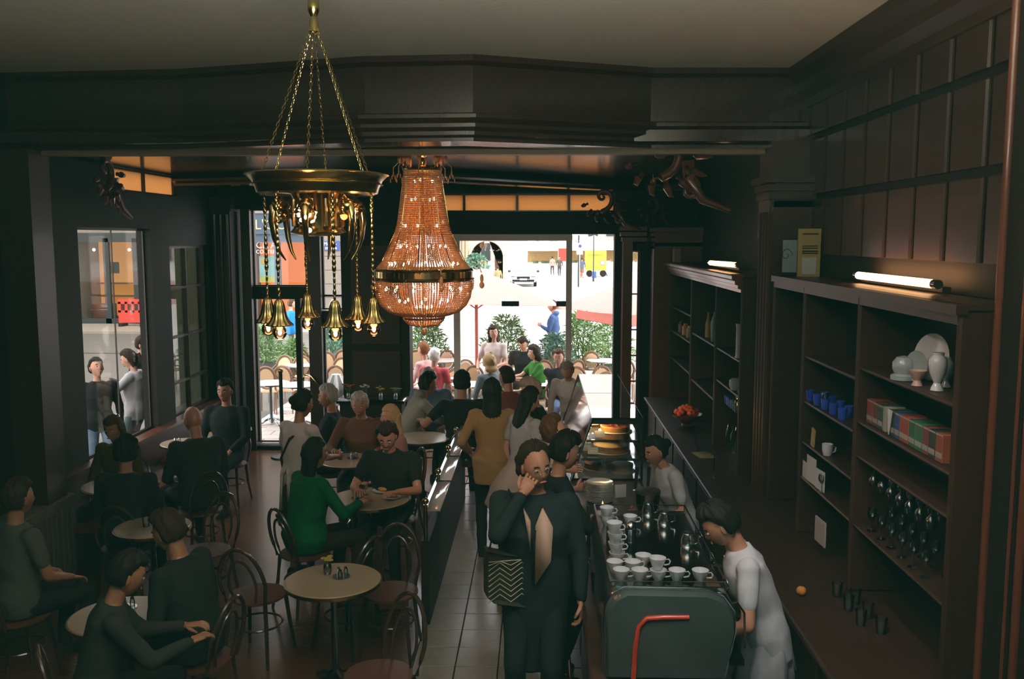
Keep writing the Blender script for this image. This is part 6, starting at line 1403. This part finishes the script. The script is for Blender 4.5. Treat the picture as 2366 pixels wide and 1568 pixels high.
person('grey blond person in black facing left at the display', (at(1252, 10.6), 10.6, 0), R(85), 'stand', .96, True, lean=8, head=(0, 12, 0), skin=SKIN2, hair=('short', 'greyblond', 1.8), top=BLK, sleeve='long', bottom=('trousers', BLK), vox=.014)
person('white shirted man half hidden behind the display case', (at(1322, 12.4), 12.4, 0), R(165), 'stand', .90, lean=26, fixed=True, head=(0, 25, 0), skin=SKIN2, hair=('short', 'greyblond', 1.4), top=(.55, .50, .46), sleeve='long', bottom=('trousers', (.10, .09, .08)), vox=.015, face=False)
# --- around the door
p_ = (at(1180, 13.0), 13.0, 0); person('short haired man in a rust brown shirt sitting with his back to us', p_, R(15), 'sit', 1.06, lean=14, head=(35, 5, 0), skin=SKIN2, hair=('short', 'dark', 1.2), top=(.17, .055, .035), bottom=('trousers', (.05, .05, .06)), vox=.015, face=False, fat=1.15); seat_for(p_[0], p_[1], R(15), 'chair under the man in the rust brown shirt')
p_ = (at(1067, 12.2), 12.2, 0); person('man in a black T-shirt sitting with his back to us', p_, R(8), 'sit', 1.10, lean=6, skin=SKIN3, hair=('short', 'black', 1.1), top=BLK, bottom=('trousers', BLK), vox=.014, face=False, fat=1.15, L=(-.42, .22, .82), Rr=(.2, .35, .8)); seat_for(p_[0], p_[1], R(8), 'chair under the man in the black T-shirt')
p_ = (at(930, 12.8), 12.8, 0); person('man in a pale grey hooded top leaning over to the right', p_, R(-68), 'sit', 1.06, lean=30, head=(0, 5, 0), skin=SKIN3, hair=('short', 'black', 1.5), top=(.24, .23, .18), sleeve='long', bottom=('trousers', (.06, .06, .05)), vox=.014, collar='hood', Rr=(.1, .62, .82), L=(-.1, .60, .84)); seat_for(p_[0], p_[1], R(-68), 'chair under the man in the hooded top')
p_ = (at(992, 13.55), 13.55, 0); person('grey haired man in a blue shirt bowing his head', p_, R(188), 'sit', 1.05, lean=14, head=(-25, 25, 0), skin=SKIN2, hair=('short', 'white', 1.2), top=(.13, .18, .24), bottom=('trousers', (.08, .07, .06)), vox=.014, fat=1.18); seat_for(p_[0], p_[1], R(188), 'chair under the grey haired man in blue')
# --- terrace
p_ = (at(1136, 15.0), 15.0, 0); person('woman with frizzy blond hair in a grey blue jacket outside the door', p_, R(25), 'sit', 1.0, True, lean=8, hair=('curly', 'blond', 1.0), top=(.16, .21, .22), sleeve='long', bottom=('jeans', (.08, .10, .14)), vox=.017, face=False); seat_for(p_[0], p_[1], R(25), 'terrace chair under the blond woman', True)
p_ = (at(1293, 15.5), 15.5, 0); person('seated man in a black T-shirt with crossed arms on the terrace', p_, R(195), 'sit', 1.03, lean=-4, head=(-25, 0, 0), skin=SKIN2, hair=('short', 'brown', 1.2), top=BLK, bottom=('jeans', (.10, .15, .24)), vox=.015, L=(.10, .28, .86), Rr=(-.08, .30, .84), fat=1.1); seat_for(p_[0], p_[1], R(195), 'terrace chair under the man with crossed arms', True)
person('smiling dark haired woman in a white dress standing on the terrace', (at(1141, 16.4), 16.4, 0), R(165), 'stand', 1.0, True, head=(30, -6, 8), hair=('long', 'dark', 1.0), top=(.62, .52, .47), bottom=('skirt', (.66, .62, .60)), vox=.015, L=(-.12, .30, 1.08), Rr=(.20, .26, 1.02))
p_ = (at(1212, 18.0), 18.0, 0); person('man in a black polo shirt bent over a terrace table', p_, R(178), 'sit', 1.05, lean=18, head=(-15, 30, 0), skin=SKIN2, hair=('short', 'dark', 1.2), top=BLK, bottom=('trousers', BLK), vox=.016, fat=1.15); seat_for(p_[0], p_[1], R(178), 'terrace chair under the man in the polo shirt', True)
p_ = (at(1248, 16.5), 16.5, 0); person('woman with curly dark hair in a green top facing left on the terrace', p_, R(110), 'sit', 1.0, True, lean=10, hair=('curly', 'dark', 1.0), top=(.03, .13, .02), bottom=('trousers', (.05, .05, .05)), vox=.016, L=(-.1, .5, .82), Rr=(.05, .52, .82)); seat_for(p_[0], p_[1], R(110), 'terrace chair under the woman in green', True)
person('man in a blue hooded jacket walking past behind the bushes', (at(1279, 22.0), 22.0, 0), R(78), 'stand', 1.04, head=(0, -2, 0), skin=SKIN2, hair=('short', 'brown', 1.2), top=(.06, .11, .24), sleeve='long', bottom=('jeans', (.16, .20, .26)), vox=.018, collar='hood', Lleg=(-.1, -.22, .1), Rleg=(.1, .25, .09), L=(-.1, .25, 1.2))
p_ = (at(984, 16.4), 16.4, 0); person('ginger haired woman in a pink top on the terrace at the left', p_, R(60), 'sit', 1.03, True, lean=5, hair=('short', 'ginger', 1.4), top=(.60, .38, .36), bottom=('trousers', (.3, .2, .12)), vox=.017, face=False); seat_for(p_[0], p_[1], R(60), 'terrace chair under the ginger haired woman', True)
p_ = (at(1000, 15.6), 15.6, 0); person('white haired person in a red top seen from behind on the terrace', p_, R(-15), 'sit', 1.02, lean=5, skin=SKIN2, hair=('short', 'white', 1.5), top=(.55, .08, .09), bottom=('trousers', (.05, .05, .05)), vox=.017, face=False); seat_for(p_[0], p_[1], R(-15), 'terrace chair under the white haired person', True)
# --- guests on the left side of the room
r_, I = person('waitress in a white T-shirt with a dark shoulder strap', (at(680, 9.55), 9.55, 0), R(-32), 'stand', .97, True, lean=3, head=(-8, 12, 0), skin=SKIN3, hair=('bun', 'black', 1.3), top=(.58, .56, .54), bottom=('skirt', BLK), vox=.013, L=(-.18, .30, 1.04), Rr=(.14, .36, 1.08), fat=1.08)
mb = MB(); c = I['chest']; mb.tube([c+Vector((.12, -.02, .13)), c+Vector((.02, -.135, .03)), c+Vector((-.10, -.13, -.16)), c+Vector((-.17, -.04, -.32))], .011, 6); I['part']('shoulder_strap', mb, cloth(BLK), rm=False)
mb = MB(); w_ = I['waist']; mb.tube([w_+Vector((-.02, -.125, -.05)), w_+Vector((-.05, -.16, -.12)), w_+Vector((-.06, -.17, -.42))], [.012, .016, .022], 6); mb.tube([w_+Vector((-.02, -.125, -.05)), w_+Vector((.02, -.15, -.12)), w_+Vector((.03, -.16, -.34))], [.010, .014, .018], 6); I['part']('apron_tie', mb, cloth((.5, .5, .5)), rm=False)
def sitter(lb, px, D, rz, chl, **kw):
    x = at(px, D); person(lb, (x, D, 0), R(rz), 'sit', **kw); seat_for(x, D, R(rz), chl); return x
sitter('man in a dark suit jacket with grey temples in profile', 760, 11.5, 95, 'chair under the man in the dark suit', k=1.05, head=(5, 5, 0), skin=SKIN3, hair=('short', 'grey', 1.1), top=(.016, .018, .022), sleeve='long', bottom=('trousers', BLK), vox=.013, collar='jacket', fat=1.12, L=(-.15, .34, .82))
sitter('grey haired man in an open brown jacket leaning on the table', 836, 11.35, 178, 'chair under the man in the brown jacket', k=1.05, lean=16, head=(0, 14, 0), skin=SKIN3, hair=('short', 'grey', 1.1), top=(.12, .055, .030), sleeve='long', bottom=('trousers', (.03, .03, .04)), vox=.013, collar='jacket', fat=1.15, L=(-.22, .46, .80), Rr=(.20, .44, .80))
sitter('blond woman in a pink blouse behind the man in black', 915, 10.55, 120, 'chair under the blond woman in pink', k=1.0, female=True, lean=6, skin=SKIN2, hair=('long', 'blond', .8), top=(.30, .13, .11), bottom=('trousers', BLK), vox=.014)
sitter('man in a black T-shirt facing us behind the table with dishes', 903, 9.55, 172, 'chair under the man behind the table with dishes', k=1.05, lean=14, head=(8, 26, 0), skin=SKIN2, hair=('short', 'dark', 1.3), top=(.014, .015, .016), bottom=('trousers', BLK), vox=.012, fat=1.15, L=(-.16, .42, .80), Rr=(.18, .42, .80))
sitter('woman with long dark hair in a puffy emerald green blouse', 690, 8.45, -42, 'chair under the woman in green', k=1.02, female=True, lean=10, head=(-12, 0, 0), skin=SKIN2, hair=('long', 'black', 1.2), top=(.004, .10, .035), sleeve='long', bottom=('trousers', (.03, .02, .02)), vox=.012, fat=1.28, L=(-.2, .34, .72), Rr=(.18, .42, .80))
sitter('bald man in a dark jacket with his back turned at the left tables', 446, 9.85, 40, 'chair under the bald man', k=1.06, lean=8, head=(10, 8, 0), skin=SKIN2, hair=None, top=(.022, .024, .026), sleeve='long', bottom=('trousers', BLK), vox=.013, face=False, fat=1.22)
sitter('woman with a yellow hair band behind the far left marble table', 262, 9.9, 172, 'chair under the woman with the yellow hair band', k=1.0, female=True, lean=6, head=(0, 12, 0), skin=SKIN3, hair=('long', 'brown', 1.0), top=(.07, .055, .012), sleeve='long', bottom=('trousers', BLK), vox=.014)
sitter('dark silhouette of a guest sitting before the far left marble table', 268, 8.55, 5, 'chair under the dark guest at the far left table', k=1.0, lean=6, skin=SKIN3, hair=('short', 'black', 1.6), top=BLK, sleeve='long', bottom=('trousers', BLK), vox=.014, face=False, fat=1.1)
sitter('dim figure facing us beside the corner pillar', 515, 11.9, 175, 'chair under the dim figure by the pillar', k=1.05, skin=SKIN3, hair=('short', 'black', 1.2), top=BLK, sleeve='long', bottom=('trousers', BLK), vox=.015)
sitter('dark dressed guest turned left in the dim foreground', 425, 6.2, 75, 'chair under the dark guest in the foreground', k=1.02, lean=14, head=(0, 18, 0), skin=SKIN3, hair=('short', 'dark', 1.4), top=(.014, .020, .020), sleeve='long', bottom=('trousers', BLK), vox=.013, fat=1.15)
sitter('guest in a grey green shirt at the left edge of the picture', -5, 6.9, -30, 'chair under the guest at the left edge', k=1.02, lean=4, skin=SKIN3, hair=('short', 'dark', 1.3), top=(.07, .08, .07), bottom=('trousers', BLK), vox=.014, face=False, fat=1.1)
sitter('dark haired guest at the bottom left with a pale sleeve', 172, 5.45, -60, 'chair under the guest at the bottom left', k=.98, lean=16, head=(0, 20, 0), skin=SKIN3, hair=('short', 'black', 1.3), top=(.026, .030, .028), sleeve='long', bottom=('trousers', BLK), vox=.013, L=(-.12, .5, .80), Rr=(.12, .5, .80))
# --- street outside the left window
person('laughing young woman in a black sweater and jeans outside the left window', (at(216, 12.6), 12.6, -.02), R(-150), 'stand', .95, True, head=(20, -18, 0), hair=('bun', 'black', 1.1), top=BLK, sleeve='long', bottom=('jeans', (.10, .17, .24)), vox=.015, fat=1.1)
r_, I = person('young woman in a white sweater holding a phone outside the left window', (at(302, 13.4), 13.4, -.02), R(92), 'stand', .975, True, head=(0, 22, 0), hair=('ponytail', 'dark', 1.1), top=(.50, .50, .52), sleeve='long', bottom=('jeans', (.11, .17, .17)), vox=.015, L=(-.05, .42, 1.22), Rr=(.2, .05, .9))
t = thing('phone', 'dark phone in the hand of the woman in the white sweater', 'phone', (at(258, 11.95), 11.95, 1.40)); mb = MB(); mb.bbox((0, 0, 0), (.15, .07, .010), .004); o = obj('case', mb, wood_black, t); t.rotation_euler = (0, R(20), 0)
person('young man in a dark top with jeans behind the woman in the white sweater', (at(322, 14.3), 14.3, -.02), R(-95), 'stand', 1.02, hair=('short', 'dark', 1.3), top=(.02, .03, .03), bottom=('jeans', (.08, .14, .20)), vox=.017)
person('passer-by with a bright blue jacket seen in the left opening', (at(672, 24), 24, 0), R(-60), 'stand', .98, hair=('short', 'brown', 1.2), top=(.02, .22, .55), sleeve='long', bottom=('trousers', (.1, .1, .1)), vox=.025, face=False)
person('passer-by in a grey blue shirt seen in the narrow window gap', (at(770, 23), 23, 0), R(-20), 'stand', 1.0, hair=('short', 'grey', 1.2), top=(.20, .22, .30), bottom=('trousers', (.12, .14, .18)), vox=.025, face=False)
for lb, px, D, rz, k, f, tp, bt in (('far pedestrian in a grey coat left of the white car', 1167, 80, 0, 1.0, False, (.22, .22, .18), ('trousers', (.06, .06, .07))), ('far pedestrian in dark clothes beside the one in grey', 1183, 81, 0, .96, True, (.10, .08, .08), ('jeans', (.12, .15, .2))), ('far person in a dark jacket behind the white car', 1198, 84, 180, 1.0, False, (.05, .06, .06), ('trousers', BLK)),
                                    ('far pedestrian in a pink top walking across the square', 1276, 82, 10, .98, True, (.60, .36, .30), ('trousers', (.10, .08, .08))), ('far pedestrian in dark grey walking right of the pink top', 1292, 80, 175, 1.0, False, (.12, .11, .09), ('trousers', (.07, .07, .07))), ('far person in shorts and a cap before the yellow van', 1344, 76, 0, .98, False, (.10, .12, .18), ('shorts', (.25, .16, .10))),
                                    ('far person in black at the right of the yellow van', 1397, 80, 90, 1.0, False, (.03, .03, .03), ('trousers', (.05, .09, .08))), ('hunched person in an olive coat left of the square', 1150, 55, 20, .95, False, (.32, .29, .14), ('trousers', (.2, .18, .1)))):
    person(lb, (at(px, D), D, 0), R(rz), 'stand', k, f, hair=('short', 'brown', 1.2), top=tp, sleeve='long', bottom=bt, vox=.032, face=False, Lleg=(-.08, .16, .09), Rleg=(.09, -.18, .10))
# --- behind the bar
r_, I = person('barman in a white T-shirt and long pale apron working at the espresso machine', (1.34, 5.15, 0), R(88), 'stand', .97, lean=22, head=(0, 34, 0), skin=SKIN2, hair=('short', 'black', 1.5), top=(.72, .72, .74), sleeve='short', bottom=('apron_long', (.40, .41, .44)), shoe=BLK, vox=.011, L=(-.20, .36, 1.00), Rr=(.16, .30, 1.04), elbow=((-.8, -.5, -.6), (.5, -.6, -.6)), fat=1.0, hem=.03, fixed=True)
mb = MB(); w_ = I['waist']; mb.tube([w_+Vector((.02, -.12, -.10)), w_+Vector((.0, -.15, -.16)), w_+Vector((-.03, -.19, -.34))], [.008, .014, .016], 6); I['part']('apron_tie', mb, cloth((.5, .5, .5)), rm=False)
person('young woman in a white T-shirt bending forward behind the counter', (1.22, 7.55, 0), R(112), 'stand', .90, True, fixed=True, lean=24, head=(0, 15, 0), skin=SKIN2, hair=('bun', 'black', 1.2), top=(.46, .46, .47), bottom=('trousers', BLK), vox=.012, L=(-.16, .36, 1.02), Rr=(.15, .36, 1.02))
print('people', len(PEOPLE), 'objects', len(bpy.data.objects), 'tris', sum(len(m.loops)-2*len(m.polygons) for m in bpy.data.meshes))
